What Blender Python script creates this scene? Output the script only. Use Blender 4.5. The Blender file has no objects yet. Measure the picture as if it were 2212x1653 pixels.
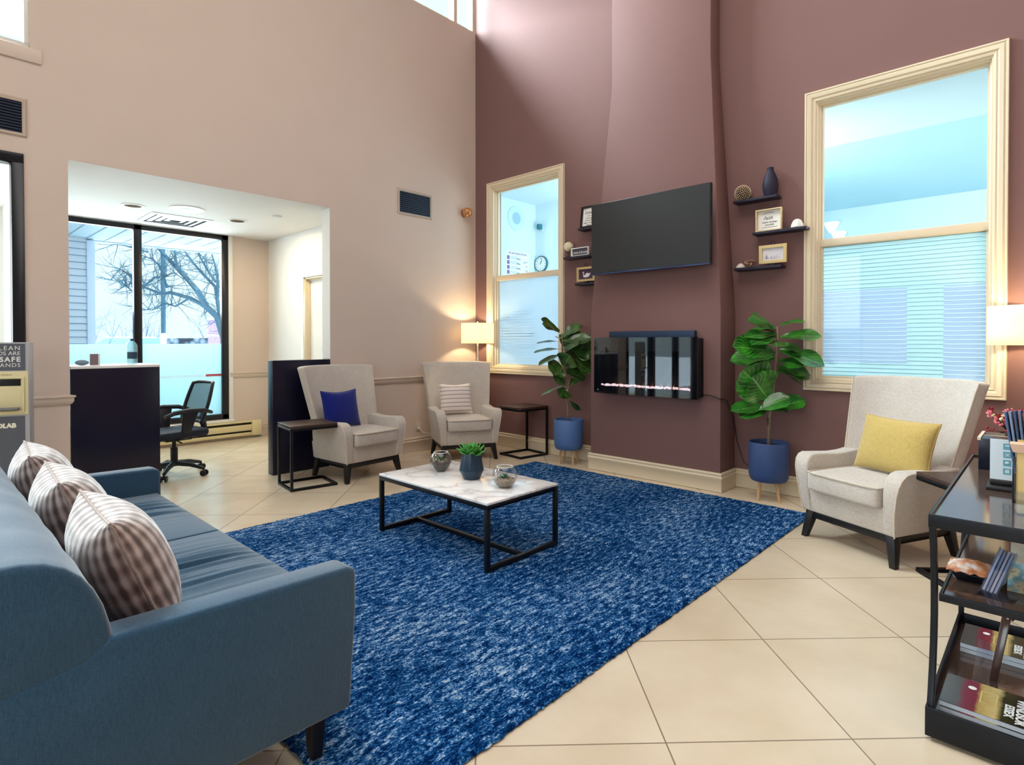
import bpy, bmesh, math, random
from mathutils import Vector, Matrix
random.seed(7)
SC = bpy.context.scene
COL = SC.collection
PI = math.pi

# ------------------------------------------------------------------ helpers
def lin(c):
    return tuple(((v/255)/12.92 if v/255 <= .04045 else ((v/255+.055)/1.055)**2.4) for v in c)

def mat(name, rgb, rough=.6, metal=0, spec=.5, noise=None, bump=None, emit=None, trans=0, ior=1.45, coat=0, sheen=0):
    """Procedural principled material. noise=(scale, amount) varies the colour, bump=(scale, strength, distance)."""
    m = bpy.data.materials.new(name); m.use_nodes = True
    nt = m.node_tree; b = nt.nodes['Principled BSDF']
    c = lin(rgb)
    b.inputs['Base Color'].default_value = (*c, 1)
    b.inputs['Roughness'].default_value = rough
    b.inputs['Metallic'].default_value = metal
    b.inputs['Specular IOR Level'].default_value = spec
    b.inputs['Transmission Weight'].default_value = trans
    b.inputs['IOR'].default_value = ior
    b.inputs['Coat Weight'].default_value = coat
    b.inputs['Sheen Weight'].default_value = sheen
    if emit:
        b.inputs['Emission Color'].default_value = (*lin(emit[0]), 1)
        b.inputs['Emission Strength'].default_value = emit[1]
    tc = nt.nodes.new('ShaderNodeTexCoord')
    if noise:
        n = nt.nodes.new('ShaderNodeTexNoise'); n.inputs['Scale'].default_value = noise[0]; n.inputs['Detail'].default_value = 4
        nt.links.new(tc.outputs['Object'], n.inputs['Vector'])
        mx = nt.nodes.new('ShaderNodeMix'); mx.data_type = 'RGBA'
        a = noise[1]
        mx.inputs[6].default_value = (*[v*(1-a) for v in c], 1)
        mx.inputs[7].default_value = (*[min(1, v*(1+a)) for v in c], 1)
        nt.links.new(n.outputs['Fac'], mx.inputs[0]); nt.links.new(mx.outputs[2], b.inputs['Base Color'])
    if bump:
        n = nt.nodes.new('ShaderNodeTexNoise'); n.inputs['Scale'].default_value = bump[0]; n.inputs['Detail'].default_value = 3
        nt.links.new(tc.outputs['Object'], n.inputs['Vector'])
        bp = nt.nodes.new('ShaderNodeBump'); bp.inputs['Strength'].default_value = bump[1]; bp.inputs['Distance'].default_value = bump[2]
        nt.links.new(n.outputs['Fac'], bp.inputs['Height']); nt.links.new(bp.outputs['Normal'], b.inputs['Normal'])
    return m

class NT:
    """small node builder on top of a material"""
    def __init__(s, m):
        s.m = m; s.t = m.node_tree; s.b = s.t.nodes.get('Principled BSDF')
        s.tc = s.t.nodes.new('ShaderNodeTexCoord')
    def n(s, typ, **kw):
        o = s.t.nodes.new(typ)
        for k, v in kw.items():
            if k.startswith('i_'): o.inputs[k[2:]].default_value = v
            else: setattr(o, k, v)
        return o
    def l(s, a, b): s.t.links.new(a, b)
    def math(s, op, a, b=None, c=None):
        o = s.t.nodes.new('ShaderNodeMath'); o.operation = op
        for i, v in enumerate((a, b, c)):
            if v is None: continue
            if hasattr(v, 'is_linked'): s.t.links.new(v, o.inputs[i])
            else: o.inputs[i].default_value = v
        return o.outputs[0]
    def mix(s, f, a, b):
        o = s.t.nodes.new('ShaderNodeMix'); o.data_type = 'RGBA'
        for i, v in ((0, f), (6, a), (7, b)):
            if hasattr(v, 'is_linked'): s.t.links.new(v, o.inputs[i])
            else: o.inputs[i].default_value = v if i == 0 else (*v, 1)
        return o.outputs[2]
    def dot(s, vec, d):
        o = s.t.nodes.new('ShaderNodeVectorMath'); o.operation = 'DOT_PRODUCT'
        s.t.links.new(vec, o.inputs[0]); o.inputs[1].default_value = d
        return o.outputs['Value']
    def noise(s, scale, detail=3, vec=None, sc=None, rough=.5):
        o = s.t.nodes.new('ShaderNodeTexNoise'); o.inputs['Scale'].default_value = scale; o.inputs['Detail'].default_value = detail
        o.inputs['Roughness'].default_value = rough
        v = vec or s.tc.outputs['Object']
        if sc:
            mp = s.t.nodes.new('ShaderNodeMapping'); mp.inputs['Scale'].default_value = sc
            s.t.links.new(v, mp.inputs['Vector']); v = mp.outputs['Vector']
        s.t.links.new(v, o.inputs['Vector'])
        return o.outputs['Fac']
    def bump(s, h, strength, dist):
        o = s.t.nodes.new('ShaderNodeBump'); o.inputs['Strength'].default_value = strength; o.inputs['Distance'].default_value = dist
        s.t.links.new(h, o.inputs['Height']); s.t.links.new(o.outputs['Normal'], s.b.inputs['Normal'])
    def ramp(s, f, stops):
        o = s.t.nodes.new('ShaderNodeValToRGB')
        e = o.color_ramp.elements
        while len(e) < len(stops): e.new(.5)
        for el, (p, c) in zip(e, stops): el.position = p; el.color = (*c, 1)
        s.t.links.new(f, o.inputs[0]); return o.outputs[0]

class MB:
    def __init__(s): s.bm = bmesh.new(); s.uv = None
    def V(s, *p): return s.bm.verts.new(p if len(p) == 3 else p[0])
    def F(s, vs):
        try: return s.bm.faces.new(vs)
        except ValueError: return None
    def box(s, x0, x1, y0, y1, z0, z1, M=None):
        v = [s.V(x, y, z) for z in (z0, z1) for x, y in ((x0, y0), (x1, y0), (x1, y1), (x0, y1))]
        for f in ((3, 2, 1, 0), (4, 5, 6, 7), (0, 1, 5, 4), (1, 2, 6, 5), (2, 3, 7, 6), (3, 0, 4, 7)): s.F([v[i] for i in f])
        if M is not None:
            for q in v: q.co = M @ q.co
        return s
    def hexa(s, b, t):
        v = [s.V(*p) for p in b] + [s.V(*p) for p in t]
        for f in ((3, 2, 1, 0), (4, 5, 6, 7), (0, 1, 5, 4), (1, 2, 6, 5), (2, 3, 7, 6), (3, 0, 4, 7)): s.F([v[i] for i in f])
        return s
    def rings(s, rs, cap=True, closed=True):
        R = [[s.V(*p) for p in r] for r in rs]; n = len(R[0])
        for a, b in zip(R, R[1:]):
            for i in range(n if closed else n-1):
                j = (i+1) % n; s.F([a[i], a[j], b[j], b[i]])
        if cap and closed:
            s.F(list(reversed(R[0]))); s.F(R[-1])
        return s
    def lathe(s, prof, c=(0, 0, 0), n=24, cap=True):
        rs = [[(c[0]+r*math.cos(2*PI*i/n), c[1]+r*math.sin(2*PI*i/n), c[2]+z) for i in range(n)] for r, z in prof]
        return s.rings(rs, cap)
    def cyl(s, p0, p1, r, n=10, r1=None): return s.tube([p0, p1], [r, r if r1 is None else r1], n)
    def tube(s, pts, r, n=8, closed=False):
        P = [Vector(p) for p in pts]; m = len(P)
        rs = []
        up = Vector((0, 0, 1))
        for i, p in enumerate(P):
            if closed: d = P[(i+1) % m]-P[i-1]
            else: d = P[min(i+1, m-1)]-P[max(i-1, 0)]
            d = d.normalized() if d.length > 1e-9 else Vector((0, 0, 1))
            if i == 0:
                a = d.cross(up) if abs(d.z) < .95 else d.cross(Vector((1, 0, 0)))
            else:
                a = a-d*a.dot(d)
                if a.length < 1e-6: a = d.cross(Vector((1, .1, 0)))
            a.normalize(); b = d.cross(a)
            rr = r[i] if isinstance(r, (list, tuple)) else r
            rs.append([p+a*(rr*math.cos(2*PI*k/n))+b*(rr*math.sin(2*PI*k/n)) for k in range(n)])
        if closed: rs.append(rs[0])
        R = [[s.V(*q) for q in ring] for ring in (rs[:-1] if closed else rs)]
        if closed: R.append(R[0])
        for A, B in zip(R, R[1:]):
            for i in range(n): s.F([A[i], A[(i+1) % n], B[(i+1) % n], B[i]])
        if not closed:
            s.F(list(reversed(R[0]))); s.F(R[-1])
        return s
    def prism(s, poly, f0, f1):
        """poly: list of 2-D points; f0/f1 map (a,b)->xyz for both ends"""
        s.rings([[f0(*p) for p in poly], [f1(*p) for p in poly]]); return s
    def sphere(s, c, r, n=12, m=8, sq=(1, 1, 1)):
        top = s.V(c[0], c[1], c[2]+r*sq[2]); bot = s.V(c[0], c[1], c[2]-r*sq[2]); R = []
        for j in range(1, m):
            t = PI*j/m
            R.append([s.V(c[0]+r*sq[0]*math.sin(t)*math.cos(2*PI*i/n), c[1]+r*sq[1]*math.sin(t)*math.sin(2*PI*i/n), c[2]+r*sq[2]*math.cos(t)) for i in range(n)])
        for i in range(n):
            j = (i+1) % n
            s.F([top, R[0][i], R[0][j]]); s.F([bot, R[-1][j], R[-1][i]])
            for A, B in zip(R, R[1:]): s.F([A[i], B[i], B[j], A[j]])
        return s
    def sweep(s, path, prof, fn, closed=False):
        """mitred sweep of a profile [(offset, height)] along a 2-D path; fn(u, v, height) -> xyz; offset goes to the left of travel"""
        n = len(path); rs = []
        P = [Vector(p) for p in path]
        for i in range(n):
            a = (P[i]-P[i-1]).normalized() if (closed or i > 0) else None
            b = (P[(i+1) % n]-P[i]).normalized() if (closed or i < n-1) else None
            if a is None: a = b
            if b is None: b = a
            na = Vector((-a.y, a.x)); nb = Vector((-b.y, b.x))
            k = (na+nb)/(1+na.dot(nb))
            rs.append([fn(P[i].x+k.x*o, P[i].y+k.y*o, h) for o, h in prof])
        if closed: rs.append(rs[0])
        s.rings(rs, cap=not closed)
        return s
    def build(s, name, m, parent=None, smooth=False, bevel=0, seg=2, sub=0, label=None, world=False, ang=35, solid=0):
        bmesh.ops.remove_doubles(s.bm, verts=s.bm.verts, dist=1e-5)
        bmesh.ops.recalc_face_normals(s.bm, faces=s.bm.faces)
        me = bpy.data.meshes.new(name); s.bm.to_mesh(me); s.bm.free()
        if smooth:
            for p in me.polygons: p.use_smooth = True
            if not sub: 
                try: me.set_sharp_from_angle(angle=math.radians(ang))
                except Exception: pass
        for mm in (m if isinstance(m, (list, tuple)) else [m]): me.materials.append(mm)
        o = bpy.data.objects.new(name, me); COL.objects.link(o)
        if parent is not None:
            o.parent = parent
            if world:
                L = WL(parent)
                me.transform(Matrix.Translation(-L))
        if solid:
            md = o.modifiers.new('s', 'SOLIDIFY'); md.thickness = solid; md.offset = 0
        if bevel:
            md = o.modifiers.new('b', 'BEVEL'); md.width = bevel; md.segments = seg; md.limit_method = 'ANGLE'; md.angle_limit = math.radians(40)
            for p in me.polygons: p.use_smooth = True
            try: me.set_sharp_from_angle(angle=math.radians(180))
            except Exception: pass
            md.harden_normals = False
        if sub:
            md = o.modifiers.new('u', 'SUBSURF'); md.levels = sub; md.render_levels = sub
            for p in me.polygons: p.use_smooth = True
        if label: o['label'] = label
        return o

def WL(o):
    L = Vector((0, 0, 0))
    while o is not None: L += o.location; o = o.parent
    return L

def tag(o, label, cat, group=None):
    o['label'] = label; o['category'] = cat
    if group: o['group'] = group
    return o
def thing(name, label, cat, loc=(0, 0, 0), rz=0, group=None):
    o = bpy.data.objects.new(name, None); COL.objects.link(o); o.empty_display_size = .05
    o.location = loc; o.rotation_euler = (0, 0, rz)
    return tag(o, label, cat, group)
def struct(o): o['kind'] = 'structure'; return o
def dup(root, loc, rz, label, group=None):
    r = root.copy(); COL.objects.link(r); r.location = loc; r.rotation_euler = (0, 0, rz); r['label'] = label
    if group: r['group'] = group
    for ch in list(root.children):
        c = ch.copy(); COL.objects.link(c); c.parent = r
        for g in list(ch.children):
            d = g.copy(); COL.objects.link(d); d.parent = c
    return r
def text(s, size, M, m, parent, name='lettering', ext=.0006, align='CENTER', sx=1, label=None, bold=0, spacing=1, shear=0):
    cu = bpy.data.curves.new('t', 'FONT'); cu.body = s; cu.size = size; cu.extrude = ext; cu.align_x = align; cu.align_y = 'CENTER'
    cu.offset = bold; cu.shear = shear; cu.space_character = spacing; cu.resolution_u = 3
    t = bpy.data.objects.new('t', cu); COL.objects.link(t)
    bpy.context.view_layer.update()
    me = bpy.data.meshes.new_from_object(t.evaluated_get(bpy.context.evaluated_depsgraph_get()))
    bpy.data.objects.remove(t); bpy.data.curves.remove(cu)
    me.transform(M @ Matrix.Diagonal((sx, 1, 1, 1)))
    me.materials.clear(); me.materials.append(m)
    o = bpy.data.objects.new(name, me); COL.objects.link(o); o.parent = parent
    if label: o['label'] = label
    return o
def basis(o, x, y, z):
    """matrix with given origin and axis vectors"""
    return Matrix(((x[0], y[0], z[0], o[0]), (x[1], y[1], z[1], o[1]), (x[2], y[2], z[2], o[2]), (0, 0, 0, 1)))
UPX = lambda o: basis(o, (1, 0, 0), (0, 0, 1), (0, -1, 0))     # text on a surface that faces -Y
# ------------------------------------------------------------------ materials
def painted(name, rgb, amt=.03):
    return mat(name, rgb, .75, spec=.25, noise=(3, amt), bump=(180, .06, .002))
W_BEIGE = painted('beige_paint', (211, 193, 180))
W_MAROON = painted('maroon_paint', (128, 96, 93), .04)
W_WHITE = painted('white_paint', (229, 226, 221))
W_BLUE = painted('pale_blue_paint', (206, 232, 242))
W_BLUE2 = painted('deeper_blue_paint', (178, 220, 236))
CREAM = mat('cream_trim', (224, 209, 182), .42)
TRIMB = mat('beige_trim', (211, 194, 178), .5)
BLACKF = mat('black_frame', (14, 15, 24), .35)
BLACKM = mat('black_metal', (16, 18, 24), .38, metal=.3, noise=(20, .2))
BLACKW = mat('black_wood', (20, 17, 19), .4, noise=(14, .3))
NAVYP = mat('dark_laminate', (10, 11, 36), .3, noise=(2, .2))
WHITEP = mat('white_plastic', (238, 240, 240), .35)
CHROME = mat('chrome', (205, 210, 215), .18, metal=1)
SILVER = mat('silver_paint', (180, 184, 190), .35, metal=.6)

def glass_pane(name, tint=(250, 254, 254), gloss=.10, edge=.55, power=4):
    m = bpy.data.materials.new(name); m.use_nodes = True; nt = m.node_tree
    for n in list(nt.nodes):
        if n.type == 'BSDF_PRINCIPLED': nt.nodes.remove(n)
    out = nt.nodes['Material Output']
    tr = nt.nodes.new('ShaderNodeBsdfTransparent'); tr.inputs[0].default_value = (*lin(tint), 1)
    gl = nt.nodes.new('ShaderNodeBsdfGlossy'); gl.inputs['Roughness'].default_value = .02
    fr = nt.nodes.new('ShaderNodeLayerWeight'); fr.inputs['Blend'].default_value = .5
    pw = nt.nodes.new('ShaderNodeMath'); pw.operation = 'POWER'; pw.inputs[1].default_value = power
    ma = nt.nodes.new('ShaderNodeMath'); ma.operation = 'MULTIPLY_ADD'; ma.inputs[1].default_value = edge; ma.inputs[2].default_value = gloss*.22
    nt.links.new(fr.outputs['Facing'], pw.inputs[0]); nt.links.new(pw.outputs[0], ma.inputs[0])
    mx = nt.nodes.new('ShaderNodeMixShader')
    nt.links.new(ma.outputs[0], mx.inputs[0]); nt.links.new(tr.outputs[0], mx.inputs[1]); nt.links.new(gl.outputs[0], mx.inputs[2])
    nt.links.new(mx.outputs[0], out.inputs['Surface'])
    return m
GLASS = glass_pane('window_glass')
GLASSB = glass_pane('bowl_glass', (250, 252, 252), .25, .95, 2.6)
ACRYL = glass_pane('clear_acrylic', (238, 242, 250), .3)

def film(name, rgb, tl=.6, tp=.0):
    m = bpy.data.materials.new(name); m.use_nodes = True; nt = m.node_tree
    b = nt.nodes['Principled BSDF']; b.inputs['Base Color'].default_value = (*lin(rgb), 1); b.inputs['Roughness'].default_value = .5
    t = nt.nodes.new('ShaderNodeBsdfTranslucent'); t.inputs[0].default_value = (*lin(rgb), 1)
    mx = nt.nodes.new('ShaderNodeMixShader'); mx.inputs[0].default_value = tl
    out = nt.nodes['Material Output']
    nt.links.new(b.outputs[0], mx.inputs[1]); nt.links.new(t.outputs[0], mx.inputs[2])
    s = mx.outputs[0]
    if tp:
        tr = nt.nodes.new('ShaderNodeBsdfTransparent'); m2 = nt.nodes.new('ShaderNodeMixShader'); m2.inputs[0].default_value = tp
        nt.links.new(s, m2.inputs[1]); nt.links.new(tr.outputs[0], m2.inputs[2]); s = m2.outputs[0]
    nt.links.new(s, out.inputs['Surface'])
    return m
FROST = film('frosted_film', (214, 245, 250), .75, .08)
FROSTB = film('blue_reflection_frost', (220, 230, 247), .7, .03)
FROSTL = film('left_frosted_film', (232, 241, 250), .7, .03)
FROSTC = film('pale_frosted_film', (232, 250, 253), .7, .03)
FILMDK = film('teal_film_line', (70, 140, 160), .5)
FILMWH = film('white_film_line', (252, 254, 255), .7)
FILMSL = film('slate_film_line', (120, 140, 160), .5)

def wood(name, a, b, scale=(2, 14, 14), rough=.45, spec=.5):
    m = mat(name, a, rough, spec=spec); q = NT(m)
    f = q.noise(5, 5, sc=scale)
    q.l(q.ramp(f, [(.3, lin(a)), (.7, lin(b))]), q.b.inputs['Base Color'])
    return m
WALNUT = wood('walnut', (48, 33, 30), (78, 55, 46), (3, 26, 26))
CARTW = wood('cart_walnut', (66, 50, 44), (84, 66, 57), (30, 3, 30), .1, .9)
OAK = wood('pale_oak', (190, 150, 104), (216, 178, 132), (20, 20, 3))
FRAMEO = wood('frame_wood', (206, 182, 140), (228, 206, 166), (10, 10, 10))

def linen(name, a, b, sc=260, rough=.95, bmp=.35, dist=.0012, sheen=.3):
    m = mat(name, a, rough, spec=.15, sheen=sheen); q = NT(m)
    w1 = q.noise(1, 2, sc=(sc, sc, sc*.12)); w2 = q.noise(1, 2, sc=(sc*.12, sc*.3, sc)); big = q.noise(7, 3)
    f = q.math('ADD', q.math('MULTIPLY', q.math('ADD', w1, w2), .42), q.math('MULTIPLY', big, .16))
    q.l(q.ramp(f, [(.34, lin(a)), (.66, lin(b))]), q.b.inputs['Base Color'])
    q.bump(q.math('ADD', w1, w2), bmp, dist)
    return m
LINEN = linen('oatmeal_linen', (172, 162, 152), (210, 201, 192), 380)
SOFA = linen('teal_blue_upholstery', (30, 62, 86), (48, 86, 112), 420, .8, .2, .0008, .5)
NAVY = linen('navy_cotton', (10, 20, 96), (20, 34, 124), 300, .95)
MUSTARD = linen('mustard_cotton', (172, 146, 80), (196, 171, 104), 300, .95)
PIPING = linen('linen_piping', (188, 174, 156), (216, 204, 186), 300)

def striped_cushion():
    m = linen('cream_cushion_cotton', (222, 206, 196), (240, 228, 220), 300); q = NT(m)
    z = q.dot(q.tc.outputs['Object'], (0, 0, 1))
    s = q.math('LESS_THAN', q.math('FRACT', q.math('MULTIPLY_ADD', z, 23, .3)), .16)
    src = q.b.inputs['Base Color'].links[0].from_socket
    q.l(q.mix(q.math('MULTIPLY', s, .8), src, lin((104, 88, 92))), q.b.inputs['Base Color'])
    return m
STRIPE = striped_cushion()

def plaid():
    m = mat('taupe_plaid_velvet', (150, 130, 124), .7, sheen=.8); q = NT(m)
    v = q.tc.outputs['UV']
    wob = q.math('MULTIPLY', q.noise(9, 3), .035)
    def wave(d, f):
        return q.math('SINE', q.math('MULTIPLY', q.math('ADD', q.dot(v, d), wob), f))
    a = wave((1, 0, 0), 88); b = wave((0, 1, 0), 60); c = wave((1, .1, 0), 37)
    f = q.math('ADD', q.math('MULTIPLY', a, .30), q.math('MULTIPLY', b, .13))
    f = q.math('ADD', f, q.math('MULTIPLY', c, .1))
    f = q.math('ADD', f, q.math('MULTIPLY', q.noise(26, 4), .6))
    f = q.math('ADD', f, .2)
    q.l(q.ramp(f, [(.14, lin((88, 70, 66))), (.40, lin((142, 120, 112))), (.60, lin((176, 156, 148))), (.85, lin((214, 200, 194)))]), q.b.inputs['Base Color'])
    q.bump(q.math('ADD', q.noise(30, 4), q.math('MULTIPLY', a, .15)), .5, .006)
    return m
PLAID = plaid()

def tiles():
    m = mat('beige_floor_tile', (222, 204, 178), .24, spec=.5); q = NT(m)
    P = q.tc.outputs['Object']
    r = math.sqrt(.5)
    u = q.math('DIVIDE', q.math('ADD', q.dot(P, (-r, r, 0)), 4.25+60.5), .605)
    w = q.math('DIVIDE', q.math('ADD', q.dot(P, (r, r, 0)), 59-.78), .59)
    def edge(x):
        fr = q.math('FRACT', x); return q.math('MINIMUM', fr, q.math('SUBTRACT', 1, fr))
    e = q.math('MINIMUM', edge(u), edge(w))
    g = q.math('LESS_THAN', e, .0042)
    cell = q.n('ShaderNodeTexWhiteNoise'); cb = q.n('ShaderNodeCombineXYZ')
    q.l(q.math('FLOOR', u), cb.inputs[0]); q.l(q.math('FLOOR', w), cb.inputs[1]); q.l(cb.outputs[0], cell.inputs['Vector'])
    tone = q.math('ADD', q.math('MULTIPLY', q.noise(2.2, 6, rough=.6), .8), q.math('MULTIPLY', cell.outputs['Value'], .2))
    base = q.ramp(tone, [(.25, lin((198, 179, 153))), (.75, lin((222, 207, 184)))])
    q.l(q.mix(g, base, lin((134, 116, 98))), q.b.inputs['Base Color'])
    q.l(q.math('MULTIPLY_ADD', q.noise(9, 4), .14, .17), q.b.inputs['Roughness'])
    q.bump(q.math('SUBTRACT', 1, g), .25, .002)
    return m
TILE = tiles()

def rugmat():
    m = mat('blue_rug_pile', (40, 70, 120), 1, spec=.02); q = NT(m)
    P = q.tc.outputs['Object']
    s1 = q.noise(1, 5, sc=(46, 14, 1), rough=.7)
    s2 = q.noise(1, 3, sc=(150, 74, 1), rough=.75)
    big = q.noise(1, 3, sc=(2.6, 1.1, 1))
    f = q.math('ADD', q.math('MULTIPLY', s1, .52), q.math('MULTIPLY', s2, .46))
    f = q.math('ADD', f, q.math('MULTIPLY', big, .11))
    q.l(q.ramp(f, [(.475, lin((4, 32, 82))), (.535, lin((14, 72, 132))), (.58, lin((54, 122, 186))), (.64, lin((198, 220, 240)))]), q.b.inputs['Base Color'])
    q.bump(q.math('ADD', s2, q.noise(260, 2)), .9, .012)
    return m
RUG = rugmat()

def marble():
    m = mat('white_marble', (240, 238, 236), .06, spec=.6, coat=.3); q = NT(m)
    n1 = q.noise(3.2, 6); n2 = q.noise(1, 4, sc=(2.4, 5.2, 1))
    v = q.math('ABSOLUTE', q.math('SUBTRACT', q.math('ADD', n1, q.math('MULTIPLY', n2, .8)), .9))
    q.l(q.ramp(v, [(0, lin((206, 204, 206))), (.035, lin((234, 232, 232))), (.12, lin((247, 246, 245)))]), q.b.inputs['Base Color'])
    return m
MARBLE = marble()

def leafmat(name, dark, light, vein):
    m = mat(name, dark, .28, spec=.6, coat=.4); q = NT(m)
    uv = q.tc.outputs['UV']
    sx = q.n('ShaderNodeSeparateXYZ'); q.l(uv, sx.inputs[0])
    au = q.math('ABSOLUTE', q.math('SUBTRACT', sx.outputs[0], .5))
    fr = q.math('FRACT', q.math('SUBTRACT', q.math('MULTIPLY', sx.outputs[1], 8), q.math('MULTIPLY', au, 7)))
    vn = q.math('MAXIMUM', q.math('LESS_THAN', fr, .1), q.math('LESS_THAN', au, .022))
    col = q.ramp(q.noise(11, 3), [(.35, lin(dark)), (.7, lin(light))])
    q.l(q.mix(q.math('MULTIPLY', vn, .55), col, lin(vein)), q.b.inputs['Base Color'])
    q.bump(q.math('SUBTRACT', 1, vn), .35, .004)
    return m
LEAF = leafmat('fig_leaf', (16, 74, 22), (52, 142, 34), (130, 196, 96))
LEAF2 = leafmat('dark_fig_leaf', (20, 56, 20), (62, 104, 32), (118, 156, 84))
BARK = mat('grey_bark', (150, 130, 108), .9, noise=(40, .35), bump=(60, .5, .004))
POTBLUE = mat('blue_stoneware', (50, 74, 122), .55, noise=(30, .05), bump=(90, .15, .001))
SOIL = mat('dark_soil', (30, 24, 22), .95, noise=(60, .4), bump=(80, .8, .01))

# ------------------------------------------------------------------ shell
T = .15
def wallbox(mb, plane, a0, a1, z0, z1, t0, t1):
    if plane == 'x': mb.box(t0, t1, a0, a1, z0, z1)
    else: mb.box(a0, a1, t0, t1, z0, z1)
def holed(plane, a0, a1, z0, z1, holes, t0, t1):
    """wall slab with rectangular openings [(a0,a1,z0,z1)] that do not overlap in a"""
    mb = MB(); cuts = sorted(holes)
    p = a0
    cols = {}
    for h in cuts: cols.setdefault((h[0], h[1]), []).append((h[2], h[3]))
    for (h0, h1) in sorted(cols):
        if h0 > p: wallbox(mb, plane, p, h0, z0, z1, t0, t1)
        zz = z0
        for q0, q1 in sorted(cols[(h0, h1)]):
            if q0 > zz: wallbox(mb, plane, h0, h1, zz, q0, t0, t1)
            zz = q1
        if zz < z1: wallbox(mb, plane, h0, h1, zz, z1, t0, t1)
        p = h1
    if p < a1: wallbox(mb, plane, p, a1, z0, z1, t0, t1)
    return mb
CEIL = 6.1
YB = -7.6; XR = 8.2
struct(MB().box(-2.6, XR+.2, YB-.2, .2, -.12, 0).build('floor', TILE))
struct(MB().box(-.15, XR+.2, YB-.2, .15, CEIL, CEIL+.15).build('ceiling', W_WHITE))
# the left wall: reception opening, glazed entrance, high corner window, clerestory
OP = (-4.09, -1.99); OPZ = 2.59
ENT = (-7.0, -4.34)
mbw = MB()
def lw(y0, y1, z0, z1): mbw.box(-T, 0, y0, y1, z0, z1)
lw(YB, ENT[0], 0, CEIL); lw(ENT[1], OP[0], 0, 2.57); lw(OP[1], .15, 0, OPZ)
lw(ENT[0], ENT[1], 2.57, 3.32); lw(ENT[1], OP[0], 2.57, 3.32); lw(OP[0], OP[1], OPZ, 3.32); lw(OP[1], .15, OPZ, 3.32)
lw(ENT[0], -5.5, 3.32, 5.09); lw(-4.30, .15, 3.32, 5.09)
lw(-5.5, -4.30, 4.7, 5.09)
lw(ENT[0], -3.2, 5.09, CEIL); lw(-3.2, .15, 5.85, CEIL); lw(0.0, .15, 5.09, 5.85)
struct(mbw.build('wall_left', W_BEIGE))
# back wall with two interior windows
LW = (.30, 1.335, .945, 3.10); RW = (3.91, 4.98, .945, 3.13)
struct(holed('y', 0, XR+.15, 0, CEIL, [LW, RW], 0, T).build('wall_back', W_MAROON))
struct(MB().box(XR, XR+.15, YB, 0, 0, CEIL).build('wall_right', W_MAROON))
struct(holed('y', -.15, XR+.15, 0, CEIL, [(1.0, 2.6, .6, 3.0), (4.4, 6.6, .6, 3.0)], YB-.15, YB).build('wall_front', W_BEIGE))
# tapering chimney breast
mb = MB()
lv = [(0, 1.975, 3.28, -.30), (1.5, 1.975, 3.28, -.30), (3.72, 2.135, 3.13, -.18), (CEIL, 2.135, 3.13, -.18)]
mb.rings([[(a, 0.0, z), (a, y, z), (b, y, z), (b, 0.0, z)] for z, a, b, y in lv], cap=True)
struct(mb.build('wall_chimney', W_MAROON, bevel=.006))

def breast_y(z):
    if z < 1.5: return -.30
    return -.30+.12*min(1, (z-1.5)/2.22)

# baseboards and chair rails
BB = [(0, 0), (0, .005), (.016, .005), (.016, .10), (.022, .112), (.022, .124), (.014, .132), (.012, .15), (.006, .158), (0, .158), (0, 0)]
BB = [(.0, .003), (.017, .003), (.017, .104), (.024, .112), (.024, .124), (.016, .130), (.016, .142), (.020, .148), (.016, .158), (.0, .160)]
def xy(u, v, h): return (u, v, h)
def rail(path, prof, name, m):
    o = MB().sweep(path, prof, xy).build(name, m, smooth=True, ang=50); return struct(o)
# offset is to the left of travel, so walls are walked with the room on the left
rail([(7.9, 0), (3.281, 0), (3.281, -.301), (1.974, -.301), (1.974, 0), (0, 0)][::-1], [(-o, h) for o, h in BB], 'baseboard_back', CREAM)
rail([(0, 0), (0, OP[1]), (-T, OP[1])], [(o, h) for o, h in BB], 'baseboard_left', TRIMB)
CR = [(0, .792), (.012, .795), (.016, .806), (.022, .812), (.022, .838), (.032, .846), (.032, .856), (0, .862)]
CR = [(o, h-.004) for o, h in CR]
rail([(0, 0), (0, OP[1]+.0), (-.1, OP[1])], CR, 'trim_1', TRIMB)
rail([(-.1, OP[0]), (0, OP[0]), (0, ENT[1])], CR, 'trim_2', TRIMB)

# interior windows with moulded casings
def window(n, R, casing=.072, sash=.035, rail_z=(1.99, 2.05), depth=.085, labelm=CREAM):
    x0, x1, z0, z1 = R
    root = struct(bpy.data.objects.new('window_%d' % n, None)); COL.objects.link(root)
    pr = [(0, 0), (0, .012), (-.012, .016), (-.020, .010), (-.030, .022), (-.052, .028), (-.060, .020), (-.066, .028), (-.076, .028), (-.080, 0)]
    path = [(x0, z0), (x1, z0), (x1, z1), (x0, z1)]
    MB().sweep(path, pr, lambda u, v, h: (u, -h, v), closed=True).build('window_casing', labelm, root, smooth=True, ang=25)
    st = [(0, .0), (.008, .0), (.008, .03), (.018, .034), (.018, depth-.015), (.026, depth-.015), (.026, depth+.02), (.0, depth+.02)]
    st = [(0, -.002), (.010, -.002), (.010, .028), (.022, .034), (.022, .060), (sash, .060), (sash, .100), (0, .100)]
    MB().sweep(path, st, lambda u, v, h: (u, h, v), closed=True).build('window_frame', labelm, root, smooth=True, ang=25)
    MB().box(x0+.012, x1-.012, .045, .115, *rail_z).build('window_rail', labelm, root, bevel=.006)
    MB().box(x0+.03, x1-.03, .082, .086, rail_z[1]-.01, z1-.03).build('upper_pane', GLASS, root)
    MB().box(x0+.03, x1-.03, .082, .086, z0+.03, rail_z[0]+.01).build('lower_pane', GLASS, root)
    return root
w1 = window(1, LW); w2 = window(2, RW, rail_z=(1.995, 2.055))
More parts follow.
